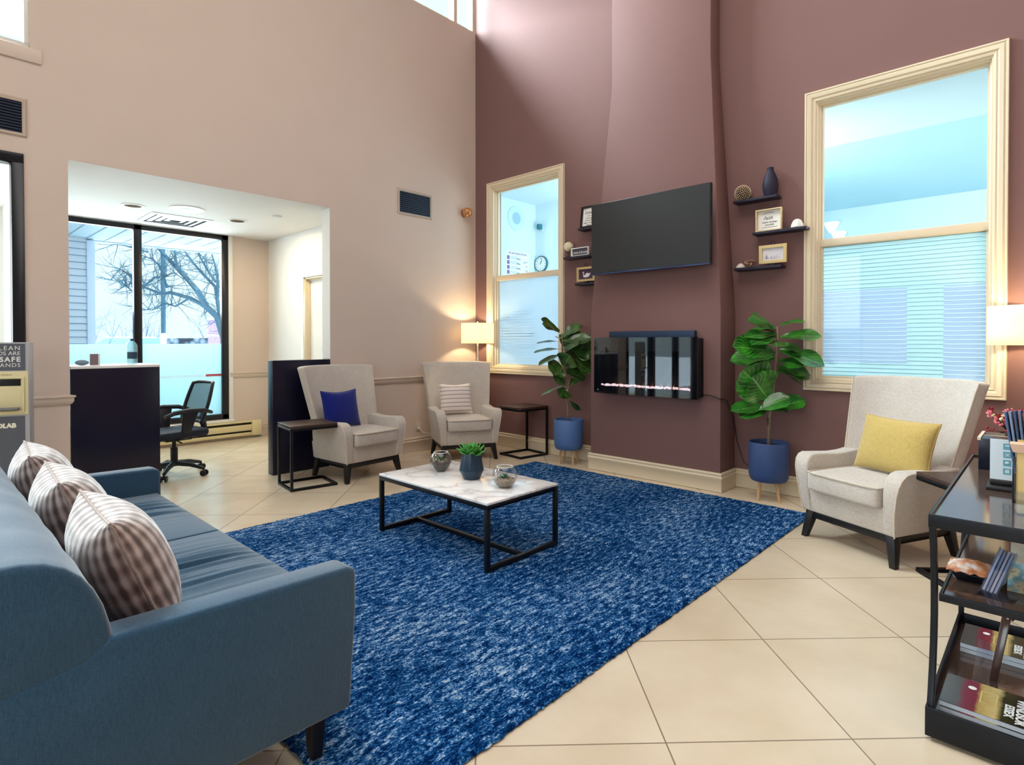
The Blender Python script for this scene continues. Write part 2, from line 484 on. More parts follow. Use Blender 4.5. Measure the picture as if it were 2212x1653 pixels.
# striped privacy film: reflections and background put into panel and line colours
def stripes(root, R, zones, pitch, gap, z0, z1, y=.0885):
    for name, m, spans in zones:
        mb = MB(); z = z0
        while z < z1:
            for a0, a1, s0, s1 in spans:
                lo = max(z, s0); hi = min(z+pitch-gap, s1)
                if hi-lo > .002: mb.box(a0, a1, y, y+.0012, lo, hi)
            z += pitch
        mb.build(name, m, root)
x0, x1 = RW[0]+.03, RW[1]-.03
CY = [(x0, x1, 1.645, 2.0), (x0, 4.50, .96, 1.09), (4.50, 4.715, .96, 1.645)]
BL = [(x0, 4.50, 1.09, 1.645), (4.715, x1, .96, 1.645)]
stripes(w2, RW, [('frosted_film', FROSTC, CY), ('blue_reflection_film', FROSTB, BL)], .0305, .0055, .962, 2.0)
stripes(w2, RW, [('film_lines', FILMDK, CY), ('white_film_lines', FILMWH, BL)], .0305, .0265, .9845, 2.0, .0892)
x0, x1 = LW[0]+.03, LW[1]-.03
stripes(w1, LW, [('frosted_film', FROSTL, [(x0, x1, .96, 1.995)])], .033, .0003, .962, 1.995)
stripes(w1, LW, [('film_lines', FILMSL, [(x0+.05, x0+.18, 1.50, 1.66), (x0+.05, x0+.19, 1.26, 1.44), (x0+.06, x0+.11, 1.78, 1.98)]), ('white_film_lines', FILMWH, [(x0+.25, x0+.55, 1.30, 1.62), (x0+.22, x0+.60, 1.16, 1.36), (x0+.16, x0+.5, 1.80, 1.98)])], .033, .028, .98, 1.995, .0892)

# ------------------------------------------------------------------ the blue room behind the interior windows
def bl(*a): return MB().box(*a)
mb = MB(); mb.box(-.4, 2.6, 1.43, 1.55, 0, 3.3); mb.box(2.5, 2.6, 1.5, 5.2, 0, 3.3); mb.box(2.5, 9, 5.07, 5.2, 0, 3.3)
struct(mb.build('wall_office', W_BLUE))
struct(bl(-.4, -.25, .15, 1.55, 0, 3.35).build('wall_office_side', W_BLUE))
struct(bl(8.6, 8.7, .15, 5.2, 0, 3.35).build('wall_office_end', W_BLUE))
struct(bl(-.4, 9, T, 5.2, 3.3, 3.45).build('ceiling_office', W_BLUE2))
struct(bl(-.3, 8.6, T+.002, 1.59, 3.24, 3.299).build('ceiling_office_drop', W_BLUE))
struct(bl(-.4, 9, T, 5.2, -.12, 0).build('floor_office', TILE))

# ------------------------------------------------------------------ reception alcove
XA = -2.35; YS = -1.58
struct(bl(XA-.1, -T, YB, YS+.1, OPZ, OPZ+.1).build('ceiling_alcove', W_WHITE))
struct(holed('y', XA-.1, -T, 0, OPZ, [(-1.36, -.52, 0, 2.03)], YS, YS+.1).build('wall_alcove_side', W_WHITE))
AW = (-4.12, -2.10, .27, 2.59)
struct(holed('x', -4.24, YS+.1, 0, OPZ, [AW], XA-.1, XA).build('wall_alcove', W_BEIGE))
struct(bl(XA-.1, -T, -4.24, -4.17, 0, OPZ).build('wall_alcove_far', W_WHITE))
mb = bl(-T-.012, -T, OP[1]+.001, YS, 0, OPZ); mb.box(-T, -.0015, OP[1]-.003, OP[1], 1.08, OPZ); mb.box(-T, -.0015, OP[0], OP[1], OPZ-.003, OPZ)
struct(mb.build('wall_return', W_WHITE))
rail([(XA, YS), (XA, AW[1]+.02)], CR, 'trim_3', TRIMB)
rail([(XA, YS), (XA, -1.70)], BB, 'baseboard_alcove', TRIMB)
# black framed alcove window
aw = struct(bpy.data.objects.new('window_3', None)); COL.objects.link(aw)
mb = MB(); fx0, fx1 = XA-.06, XA+.012
mb.box(fx0, fx1, AW[0], AW[1], 2.53, 2.588); mb.box(fx0, fx1, AW[0], AW[1], AW[2], .335)
for a, b in ((AW[1]-.075, AW[1]), (-3.125, -3.045), (AW[0], AW[0]+.06)): mb.box(fx0, fx1, a, b, AW[2], 2.588)
mb.build('window_frame', BLACKF, aw, bevel=.004)
mb = MB(); mb.box(XA-.034, XA-.028, -3.05, AW[1]-.07, .33, 2.54); mb.box(XA-.034, XA-.028, AW[0]+.05, -3.12, .33, 2.54)
mb.build('glass_pane', GLASS, aw)
mb = MB(); mb.box(XA-.026, XA-.024, -3.047, AW[1]-.073, .333, 1.222); mb.box(XA-.026, XA-.024, AW[0]+.058, -3.123, .333, 1.222)
mb.build('frosted_film', FROST, aw)
mb = MB(); mb.box(XA-.0225, XA-.021, -3.047, -2.36, .81, .845); mb.build('safety_strip', FILMWH, aw, label='white safety strip')
mb = MB(); mb.box(XA-.0225, XA-.021, -2.36, AW[1]-.073, .815, .845); mb.build('safety_strip', film('red_tape', (226, 130, 140), .6), aw, label='red safety strip')
mb = MB(); mb.box(XA, XA+.018, AW[1]+.003, AW[1]+.055, .25, OPZ-.002); mb.box(XA, XA+.03, AW[0], AW[1]+.06, .225, .262)
mb.build('window_casing', W_WHITE, aw, bevel=.003)
# door in the alcove's side wall
dr = struct(bpy.data.objects.new('door_1', None)); COL.objects.link(dr)
mb = MB()
for a, b, c, d in ((-1.44, -1.355, 0, 2.10), (-.525, -.44, 0, 2.10), (-1.355, -.525, 2.025, 2.10)): mb.box(a, b, YS-.018, YS+.001, c, d)
mb.build('door_casing', W_WHITE, dr, bevel=.004)
mb = MB()
for a, b, c, d in ((-1.36, -1.335, 0, 2.03), (-.545, -.52, 0, 2.03), (-1.36, -.52, 2.005, 2.03)): mb.box(a, b, YS, YS+.10, c, d)
for a, b, c, d in ((-1.336, -1.322, 0, 2.01), (-.56, -.544, 0, 2.01), (-1.336, -.544, 1.99, 2.01)): mb.box(a, b, YS+.045, YS+.06, c, d)
mb.build('door_frame', CREAM, dr, bevel=.002)
MB().box(-1.332, -.548, YS+.062, YS+.098, .01, 2.0).build('door_panel', W_WHITE, dr)
MB().cyl((-1.24, YS+.062, 1.0), (-1.24, YS+.02, 1.0), .012).cyl((-1.24, YS+.022, 1.0), (-1.13, YS+.022, 1.0), .010).build('door_handle', mat('brass', (170, 140, 80), .3, metal=1), dr, smooth=True, label='brass lever handle')

# glazed entrance in the left wall (black frames)
en = struct(bpy.data.objects.new('door_2', None)); COL.objects.link(en)
mb = MB()
mb.box(-.10, .012, ENT[0], ENT[1], 2.50, 2.568)
for a, b in ((ENT[1]-.068, ENT[1]), (-5.30, -5.20), (-6.20, -6.12), (ENT[0], ENT[0]+.07)): mb.box(-.10, .012, a, b, 0, 2.5)
mb.box(-.10, .012, ENT[0], ENT[1], 0, .09)
mb.build('door_frame', BLACKF, en, bevel=.004)
MB().box(-.055, -.048, ENT[0]+.06, ENT[1]-.06, .08, 2.51).build('glass_pane', GLASS, en)
mb = MB(); mb.box(-2.45, -2.35, -6.1, -4.24, 0, 2.6); mb.box(-2.45, -2.35, -7.9, -7.1, 0, 2.6); mb.box(-2.45, -2.35, -7.1, -6.1, 2.2, 2.6)
struct(mb.build('wall_vestibule', W_WHITE))
struct(bl(-2.6, -.15, -8.1, YB-.2, -.12, 0).build('floor_vestibule', TILE))
# high window near the entrance, and the clerestory
hw = struct(bpy.data.objects.new('window_4', None)); COL.objects.link(hw)
mb = MB()
for a, b, c, d in ((-5.5, -4.30, 3.32, 3.36), (-5.5, -4.30, 4.66, 4.70), (-4.33, -4.30, 3.36, 4.66), (-5.5, -5.46, 3.36, 4.66), (-4.62, -4.585, 3.36, 4.66)): mb.box(-.11, -.02, a, b, c, d)
mb.build('window_frame', W_WHITE, hw, bevel=.003)
mb = MB(); mb.box(0, .014, -5.57, -4.235, 3.225, 3.325)
mb.build('window_casing', TRIMB, hw, bevel=.004)
MB().box(-.07, -.064, -5.47, -4.31, 3.34, 4.68).build('glass_pane', GLASS, hw)
cl = struct(bpy.data.objects.new('window_5', None)); COL.objects.link(cl)
mb = MB()
for a, b, c, d in ((-3.2, 0, 5.09, 5.118), (-3.2, 0, 5.82, 5.85), (-.03, 0, 5.118, 5.82), (-3.2, -3.17, 5.118, 5.82), (-.335, -.285, 5.118, 5.82), (-1.75, -1.70, 5.118, 5.82)): mb.box(-.12, -.02, a, b, c, d)
mb.build('window_frame', CREAM, cl, bevel=.003)
MB().box(-.07, -.064, -3.18, -.02, 5.11, 5.83).build('glass_pane', GLASS, cl)
# windows behind the viewer
for i, (a, b) in enumerate(((1.0, 2.6), (4.4, 6.6))):
    fw_ = struct(bpy.data.objects.new('window_%d' % (6+i), None)); COL.objects.link(fw_)
    mb = MB(); mid = (a+b)/2
    for p, q, c, d in ((a, b, .6, .66), (a, b, 2.94, 3.0), (a, a+.06, .66, 2.94), (b-.06, b, .66, 2.94), (mid-.03, mid+.03, .66, 2.94)): mb.box(p, q, YB-.12, YB-.02, c, d)
    mb.build('window_frame', BLACKF, fw_)
    MB().box(a+.05, b-.05, YB-.07, YB-.064, .65, 2.95).build('glass_pane', GLASS, fw_)

# ------------------------------------------------------------------ camera
CAM = Vector((5.28193, -4.92832, 1.25)); TH = .75682; PIT = .011175
cd = bpy.data.cameras.new('camera'); cam = bpy.data.objects.new('camera', cd); COL.objects.link(cam)
cd.sensor_width = 36; cd.sensor_fit = 'HORIZONTAL'; cd.lens = 36*1240.41/2212
cd.shift_y = -(826.5-751.9)/2212; cd.clip_start = .05; cd.clip_end = 300
cam.location = CAM; cam.rotation_euler = (PI/2-PIT, 0, TH)
SC.camera = cam

# ------------------------------------------------------------------ light
w = bpy.data.worlds.new('sky'); SC.world = w; w.use_nodes = True
bg = w.node_tree.nodes['Background']; bg.inputs[0].default_value = (.73, .91, .97, 1); bg.inputs[1].default_value = 1.3
def area(name, loc, direction, sx, sy, power, col=(1, 1, 1), portal=False, spread=180):
    L = bpy.data.lights.new(name, 'AREA'); L.shape = 'RECTANGLE'; L.size = sx; L.size_y = sy; L.energy = power; L.color = col
    L.spread = math.radians(spread)
    o = bpy.data.objects.new(name, L); COL.objects.link(o); o.location = loc
    o.rotation_euler = Vector(direction).to_track_quat('-Z', 'Y').to_euler()
    if portal: L.cycles.is_portal = True
    return o
area('window_portal', (XA-.02, -3.1, 1.43), (1, 0, 0), 2.0, 2.3, 1, portal=True)
area('clerestory_portal', (-.05, -1.6, 5.47), (1, 0, 0), 3.2, .74, 1, portal=True)
area('high_window_portal', (-.05, -4.9, 4.0), (1, 0, 0), 1.2, 1.34, 1, portal=True)
area('front_window_portal', (1.8, YB-.05, 1.8), (0, 1, 0), 1.6, 2.4, 1, portal=True)
area('front_window_portal_b', (5.5, YB-.05, 1.8), (0, 1, 0), 2.2, 2.4, 1, portal=True)
area('daylight_clerestory', (-4.6, -2.6, 8.3), (1, .2, -.55), 5.0, 4.0, 7000, (.86, .95, 1))
area('daylight_high_window', (-1.0, -4.9, 4.3), (1, .1, -.5), 1.6, 1.6, 400, (.86, .95, 1))
area('front_fill', (3.6, YB-1.2, 3.2), (0, 1, -.25), 7, 3.4, 320, (.92, .97, 1))  # added fill outside the unseen front windows
area('daylight_alcove', (XA-.5, -3.1, 2.2), (1, 0, -.35), 2.0, 1.2, 75, (.86, .95, 1))
area('daylight_entrance', (-2.2, -6.0, 1.7), (1, .35, 0), 1.6, 2.0, 150, (.86, .95, 1))
area('ceiling_fill', (4.3, -3.6, CEIL-.05), (0, 0, -1), 4.5, 4.0, 185, (1, .95, .90))  # added fill for overall room brightness, no ceiling fixtures in view
area('office_lamps', (2.45, .4, 1.9), (0, 1, .25), 1.0, 2.2, 150, (.95, .98, 1))  # added fill, hidden behind the wall between the windows
area('office_fill_b', (7.6, 2.4, 2.4), (-1, 0, .15), 3, 1.6, 135, (.95, .98, 1))  # second added fill, out of view at the blue room's end
area('alcove_lamps', (-1.2, -2.2, OPZ-.02), (0, 0, -1), .4, .4, 16, (1, .8, .5))
S = bpy.data.lights.new('exterior_fill', 'SUN'); S.energy = 15; S.angle = .6; S.color = (.95, .98, 1)  # added overhead light to brighten the overcast exterior only
so = bpy.data.objects.new('exterior_fill', S); COL.objects.link(so); so.rotation_euler = (math.radians(-14), math.radians(8), 0)
V = SC.view_settings; V.view_transform = 'Standard'; V.look = 'None'; V.gamma = 1; V.exposure = .08; V.use_curve_mapping = False
SC.cycles.use_denoising = True; SC.cycles.max_bounces = 8; SC.cycles.transparent_max_bounces = 16
SC.cycles.sample_clamp_indirect = 6
# ------------------------------------------------------------------ rug
def rounded(mb, x0, x1, y0, y1, z0, z1): return mb.box(x0, x1, y0, y1, z0, z1)
RZ = .016
mb = MB()
rx0, rx1, ry0, ry1 = 1.385, 4.03, -4.13, -.455
nx, ny = 180, 250
vs = []
for j in range(ny+1):
    row = []
    for i in range(nx+1):
        x = rx0+(rx1-rx0)*i/nx; y = ry0+(ry1-ry0)*j/ny
        e = i in (0, nx) or j in (0, ny)
        if e: x += random.uniform(-.004, .004); y += random.uniform(-.004, .004)
        row.append(mb.V(x, y, RZ-.010 if e else RZ+random.uniform(-.003, .0015)))
    vs.append(row)
for j in range(ny):
    for i in range(nx): mb.F([vs[j][i], vs[j][i+1], vs[j+1][i+1], vs[j+1][i]])
b = [(rx0, ry0), (rx1, ry0), (rx1, ry1), (rx0, ry1)]
o = mb.build('rug', RUG, smooth=True, ang=180)
tag(o, 'large mottled navy and light blue pile rug on the tiled floor', 'rug')

# ------------------------------------------------------------------ sofa (seat faces the fireplace wall)
SX0, SX1 = 1.74, 3.765
sofa = thing('sofa', 'teal blue upholstered two-cushion sofa beside the rug, three plaid pillows along its back', 'sofa', (2.75, -4.48, 0))
mb = MB(); mb.box(SX0+.08, SX1-.08, -4.95, -4.035, .155, .315); mb.build('base', SOFA, sofa, bevel=.015, world=True)
prof = [(-4.995, .52), (-4.605, .52), (-4.608, .57), (-4.616, .62), (-4.628, .665), (-4.645, .705), (-4.667, .74), (-4.695, .767), (-4.73, .786), (-4.77, .795), (-4.82, .797), (-4.87, .788), (-4.915, .768), (-4.95, .738), (-4.975, .70), (-4.99, .655), (-4.995, .60)]
mb = MB(); n = 26
def bx(u): return SX0+.004+(SX1-SX0-.008)*u
mb.rings([[(bx(i/n), y, z+.004*math.sin(i*1.7)*(.3 < i/n < .97)) for y, z in prof] for i in range(n+1)])
mb.build('backrest', SOFA, sofa, bevel=.02, seg=3, world=True)
mb = MB(); mb.box(SX0+.085, SX1-.085, -4.97, -4.64, .30, .53); mb.build('back_panel', SOFA, sofa, world=True)
def arm(x0, x1):
    mb = MB()
    pr = [(-4.995, .158), (-4.02, .158), (-4.0, .45), (-4.0, .568), (-4.03, .580), (-4.62, .592), (-4.665, .560), (-4.80, .536), (-4.995, .522)]
    mb.prism(pr, lambda a, c: (x0, a, c), lambda a, c: (x1, a, c))
    return mb.build('arm', SOFA, sofa, bevel=.014, seg=3, world=True)
arm(SX0, SX0+.10); arm(SX1-.10, SX1)
def seatcushion(x0, x1):
    mb = MB(); nx, ny = 72, 14; y0, y1 = -4.60, -4.015; z0, z1 = .31, .452
    rnd = random.Random(int(x0*100)); ph = [rnd.uniform(0, 6.3) for _ in range(6)]
    def top(u, v):
        crown = .014*(1-(2*u-1)**4)*(1-(2*v-1)**4)
        mask = math.exp(-((u-.42)/.20)**2)*(math.sin(PI*min(1, max(0, v)))**.6)
        w = 2.1*sum(math.sin(u*f*6.28+v*g+p) for f, g, p in zip((9, 13, 17, 23), (1.2, -.9, 1.6, .6), ph))
        return z1+crown+.0030*w*mask
    G = []
    for j in range(ny+1):
        v = j/ny; row = []
        for i in range(nx+1):
            u = i/nx
            row.append(mb.V(x0+(x1-x0)*u, y0+(y1-y0)*v, top(u, v)))
        G.append(row)
    B = [[mb.V(p.co.x, p.co.y, z0) for p in row] for row in (G[0], G[-1])]
    for j in range(ny):
        for i in range(nx): mb.F([G[j][i], G[j][i+1], G[j+1][i+1], G[j+1][i]])
    for i in range(nx):
        mb.F([G[0][i+1], G[0][i], B[0][i], B[0][i+1]]); mb.F([G[-1][i], G[-1][i+1], B[1][i+1], B[1][i]])
    for k, s in ((0, 0), (-1, 1)):
        mb.F([G[j][k] for j in range(ny+1)]+[B[1][k], B[0][k]])
    mb.F([B[0][i] for i in range(nx+1)]+[B[1][i] for i in range(nx, -1, -1)])
    return mb.build('seat_cushion', SOFA, sofa, bevel=.016, seg=3, world=True)
xm = (SX0+SX1)/2-.04
seatcushion(SX0+.104, xm-.004); seatcushion(xm+.004, SX1-.104)
for x, y in ((SX1-.07, -4.10), (SX0+.07, -4.10), (SX1-.07, -4.9), (SX0+.07, -4.9)):
    t = RZ+.002 if y > -4.125 and x > 1.4 else 0
    MB().hexa([(x-.016, y-.016, t), (x+.016, y-.016, t), (x+.016, y+.016, t), (x-.016, y+.016, t)], [(x-.026, y-.026, .165), (x+.026, y-.026, .165), (x+.026, y+.026, .165), (x-.026, y+.026, .165)]).build('leg', BLACKW, sofa, bevel=.003, world=True)

# ------------------------------------------------------------------ cushions
def pillow_mesh(name, w, h, t, m, parent=None, pinch=.06, n=22, piping=None, droop=0):
    """pillow in its own XZ plane, thickness along Y, base at z=0"""
    mb = MB(); rows = {}; uvl = mb.bm.loops.layers.uv.verify()
    for s in (-1, 1):
        for j in range(n+1):
            for i in range(n+1):
                u = math.sin((2*i/n-1)*PI/2); v = math.sin((2*j/n-1)*PI/2)
                edge = i in (0, n) or j in (0, n)
                if edge and s == 1: rows[(1, i, j)] = rows[(-1, i, j)]; continue
                ku = 1-pinch*(1-v*v)**1.0*abs(u)**2; kv = 1-pinch*(1-u*u)*abs(v)**2
                prof = ((1-abs(u)**2.6)*(1-abs(v)**2.6))**.5
                wr = .05*math.sin(7*u+3*v*s)*math.sin(5*v+2*u)*(1-prof)
                y = s*t/2*max(0, prof+wr*prof)
                rows[(s, i, j)] = mb.V(u*w/2*ku, y, h/2+v*h/2*kv-droop*(1-abs(u)**1.5)*(v > 0)*v)
    for s in (-1, 1):
        for j in range(n):
            for i in range(n):
                q = [rows[(s, i, j)], rows[(s, i+1, j)], rows[(s, i+1, j+1)], rows[(s, i, j+1)]]
                f = mb.F(q if s < 0 else q[::-1]); U = [(i/n, j/n), ((i+1)/n, j/n), ((i+1)/n, (j+1)/n), (i/n, (j+1)/n)]
                for lp, c_ in zip(f.loops, U if s < 0 else U[::-1]): lp[uvl].uv = c_
    o = mb.build(name, m, parent, smooth=True, ang=180)
    if piping:
        pts = []
        def P(u, v):
            ku = 1-pinch*(1-v*v)*abs(u)**2; kv = 1-pinch*(1-u*u)*abs(v)**2
            return (u*w/2*ku, 0, h/2+v*h/2*kv-droop*(1-abs(u)**1.5)*(v > 0)*v)
        k = 12
        for i in range(k): pts.append(P(-1+2*i/k, -1))
        for i in range(k): pts.append(P(1, -1+2*i/k))
        for i in range(k): pts.append(P(1-2*i/k, 1))
        for i in range(k): pts.append(P(-1, 1-2*i/k))
        MB().tube(pts, piping[1], 6, closed=True).build('piping', piping[0], o, smooth=True)
    return o
PLAIDP = linen('taupe_seam', (150, 132, 124), (188, 172, 164), 300)
def put(o, loc, rx, rz, ry=0):
    o.rotation_mode = 'XYZ'
    o.matrix_world = Matrix.Translation(loc) @ Matrix.Rotation(rz, 4, 'Z') @ Matrix.Rotation(rx, 4, 'X') @ Matrix.Rotation(ry, 4, 'Y')
    return o
for i, (x, y, rx, rz, hh, lab) in enumerate((
    (3.375, -4.44, .38, -.04, .365, 'nearest taupe plaid velvet pillow leaning on the sofa back'),
    (2.84, -4.46, .36, -.06, .375, 'middle one of three taupe plaid pillows on the sofa'),
    (2.30, -4.46, .36, -.08, .385, 'farthest taupe plaid pillow on the sofa, beside its far arm'))):
    p = pillow_mesh('throw_pillow', .455, hh, .215, PLAID, piping=(PLAIDP, .004), pinch=.09)
    put(p, (x, y, .462), rx, rz); tag(p, lab, 'pillow', 'plaid pillows on the sofa')

# ------------------------------------------------------------------ wingback armchairs
def make_chair(label):
    t = thing('wingback_armchair', label, 'armchair', (0, 0, 0), 0, 'wingback armchairs')
    # upholstered base
    MB().hexa([(-.30, -.265, .17), (.30, -.265, .17), (.295, .27, .17), (-.295, .27, .17)], [(-.285, -.285, .325), (.285, -.285, .325), (.30, .29, .325), (-.30, .29, .325)]).build('base', LINEN, t, bevel=.012)
    # winged back
    mb = MB(); nu, nv = 20, 12; I = []; O = []
    for j in range(nv+1):
        v = j/nv; z = .30+.725*v
        hw = .312+.083*v**.95; yb = .165+.235*v
        wing = .10+.02*v
        ri = []; ro = []
        for i in range(nu+1):
            u = 2*i/nu-1
            cr = 0 if j < nv else .012*(abs(u)**4)
            ri.append(mb.V(hw*u*.985, yb-wing*abs(u)**3.6, z-cr))
            ro.append(mb.V((hw+.012)*u, yb+.075-wing*.95*abs(u)**4.5, z-cr-.006))
        I.append(ri); O.append(ro)
    for j in range(nv):
        for i in range(nu):
            mb.F([I[j][i], I[j][i+1], I[j+1][i+1], I[j+1][i]]); mb.F([O[j][i+1], O[j][i], O[j+1][i], O[j+1][i+1]])
        mb.F([I[j][0], I[j+1][0], O[j+1][0], O[j][0]]); mb.F([I[j+1][nu], I[j][nu], O[j][nu], O[j+1][nu]])
    for i in range(nu):
        mb.F([I[nv][i], I[nv][i+1], O[nv][i+1], O[nv][i]]); mb.F([I[0][i+1], I[0][i], O[0][i], O[0][i+1]])
    bk = mb.build('backrest', LINEN, t, bevel=.016, seg=3)
    for s in (-1, 1):
        pts = []
        for j in range(2, nv+1):
            v = j/nv; z = .30+.725*v-(.014 if j == nv else 0); hw = .312+.083*v**.95; yb = .165+.235*v; wing = .10+.02*v
            pts.append((s*(hw*.985-.001), yb-wing+.007, z))
        MB().tube(pts, .0045, 6).build('piping', PIPING, bk, smooth=True)
    # scooped arms
    for s in (-1, 1):
        pr = [(.25, .172), (-.272, .172), (-.292, .30), (-.300, .40), (-.297, .455), (-.282, .497), (-.255, .522), (-.215, .533), (-.15, .530), (-.02, .522), (.08, .526), (.15, .535), (.195, .53), (.225, .40)]
        def fx(z, o): return s*((.236 if not o else .305)+(.054 if o else .020)*max(0, (z-.17)/.36)**1.4)
        mb = MB(); mb.prism(pr, lambda a, c: (fx(c, 0), a, c), lambda a, c: (fx(c, 1), a, c))
        a = mb.build('arm', LINEN, t, bevel=.014, seg=3)
        MB().tube([(fx(z, 1)-s*.006, y+.001, z-.003) for y, z in pr[1:8]], .0045, 6).build('piping', PIPING, a, smooth=True)
    # seat cushion
    mb = MB(); w = .236
    def zt(u, v): return .432+.020*(1-u**4)*(1-abs(v)**3)
    n = 12; G = [[mb.V(w*(2*i/n-1), -.318+.50*j/n-.012*(1-(2*i/n-1)**4)*(1-j/n), zt(2*i/n-1, 2*j/n-1)) for i in range(n+1)] for j in range(n+1)]
    Bt = [[mb.V(p.co.x, p.co.y, .318) for p in row] for row in G]
    for j in range(n):
        for i in range(n):
            mb.F([G[j][i], G[j][i+1], G[j+1][i+1], G[j+1][i]]); mb.F([Bt[j][i+1], Bt[j][i], Bt[j+1][i], Bt[j+1][i+1]])
    for k in range(n):
        mb.F([G[0][k+1], G[0][k], Bt[0][k], Bt[0][k+1]]); mb.F([G[n][k], G[n][k+1], Bt[n][k+1], Bt[n][k]])
        mb.F([G[k][0], G[k+1][0], Bt[k+1][0], Bt[k][0]]); mb.F([G[k+1][n], G[k][n], Bt[k][n], Bt[k+1][n]])
    st = mb.build('seat_cushion', LINEN, t, bevel=.02, seg=3)
    e = []
    for i in range(n+1): e.append((w*.985*(2*i/n-1), -.322-.012*(1-(2*i/n-1)**4)+(.012 if i in (0, n) else 0), .431))
    MB().tube([(-w-.001, .1, .433), (-w-.001, -.25, .433)]+e+[(w+.001, -.25, .433), (w+.001, .1, .433)], .0045, 6).build('piping', PIPING, st, smooth=True)
    # black plinth rail and splayed legs
    mb = MB()
    for a, b_, c, d in ((-.285, .285, -.252, -.225), (-.285, .285, .225, .252), (-.285, -.258, -.225, .225), (.258, .285, -.225, .225)): mb.box(a, b_, c, d, .128, .171)
    mb.build('plinth_rail', BLACKW, t, bevel=.003)
    for sx, sy in ((-1, -1), (1, -1), (1, 1), (-1, 1)):
        x, y = sx*.262, sy*.228; X, Y = sx*.292, sy*(.262 if sy < 0 else .255)
        MB().hexa([(X-.017, Y-.017, 0), (X+.017, Y-.017, 0), (X+.017, Y+.017, 0), (X-.017, Y+.017, 0)], [(x-.028, y-.028, .172), (x+.028, y-.028, .172), (x+.028, y+.028, .172), (x-.028, y+.028, .172)]).build('leg', BLACKW, t, bevel=.003)
    return t
def face(nx, ny): return math.atan2(nx, -ny)       # rotation that turns the front (-Y) to (nx, ny)
chA = make_chair('oatmeal wingback armchair with navy cushion beside the dark half wall')
CA = (.505, -2.0); RA = face(.995, .07)
chA.location = (*CA, 0); chA.rotation_euler = (0, 0, RA)
CB = (.60, -.745); RB = face(.885, -.465)
chB = dup(chA, (*CB, 0), RB, 'oatmeal wingback armchair with striped cushion in the room corner under the lamp')
CR_ = (4.50, -.84); RR = face(-.43, -.90)
chR = dup(chA, (*CR_, 0), RR, 'oatmeal wingback armchair with mustard cushion below the large right window')

def on_seat(o, C, R, dx, dy, dz, rx, rz=0, ry=0):
    M = Matrix.Translation((*C, 0)) @ Matrix.Rotation(R, 4, 'Z') @ Matrix.Translation((dx, dy, dz)) @ Matrix.Rotation(rz, 4, 'Z') @ Matrix.Rotation(-rx, 4, 'X') @ Matrix.Rotation(ry, 4, 'Y')
    o.matrix_world = M; return o
o = pillow_mesh('cushion', .375, .35, .13, NAVY, pinch=.06, droop=.015, piping=(NAVY, .004)); tag(o, 'square navy blue cushion on the armchair by the dark half wall', 'cushion')
on_seat(o, CA, RA, -.125, .035, .455, .24, -.02)
o = pillow_mesh('cushion', .36, .34, .12, STRIPE, pinch=.08, droop=.01, piping=(STRIPE, .004)); tag(o, 'cream cushion with thin dark stripes on the corner armchair', 'cushion')
on_seat(o, CB, RB, -.065, .035, .458, .24, .02)
o = pillow_mesh('cushion', .475, .34, .14, MUSTARD, pinch=.07, droop=.0, piping=(MUSTARD, .004)); tag(o, 'mustard yellow lumbar cushion on the armchair below the large window', 'cushion')
on_seat(o, CR_, RR, .075, -.01, .458, .30, -.06, .01)

# ------------------------------------------------------------------ C-shaped side tables
def ctable(label):
    t = thing('side_table', label, 'side table', (0, 0, 0), 0, 'c-shaped side tables')
    L, W, H = .40, .36, .545; r = .011
    MB().box(-L/2, L/2, -W/2, W/2, H-.022, H).build('tabletop', WALNUT, t, bevel=.003)
    def bar(a, b):
        a = Vector(a); b = Vector(b)
        mb.box(min(a.x, b.x)-r, max(a.x, b.x)+r, min(a.y, b.y)-r, max(a.y, b.y)+r, min(a.z, b.z)-r, max(a.z, b.z)+r)
    for z in (r, H-.022-r):
        mb = MB()
        for y in (-W/2+r, W/2-r): bar((-L/2+r, y, z), (L/2-r, y, z))
        for x in (-L/2+r, L/2-r): bar((x, -W/2+3*r, z), (x, W/2-3*r, z))
        mb.build('base_frame' if z == r else 'top_frame', BLACKM, t, bevel=.002)
    for y in (-W/2+r, W/2-r): MB().box(-L/2, -L/2+2*r, y-r, y+r, 2*r, H-.022-2*r).build('upright', BLACKM, t, bevel=.002)
    return t
tA = ctable('black c-shaped side table over the arm of the navy-cushion armchair'); 
tA.location = (.545, -2.515, 0); tA.rotation_euler = (0, 0, math.atan2(.97, .14))
dup(tA, (1.03, -.235, 0), -PI/2-.13, 'black c-shaped side table between the corner armchair and a fig plant')
dup(tA, (5.01, -1.158, 0), PI+math.atan2(.66, .75), 'black c-shaped side table squeezed between mustard-cushion armchair and trolley shelf')

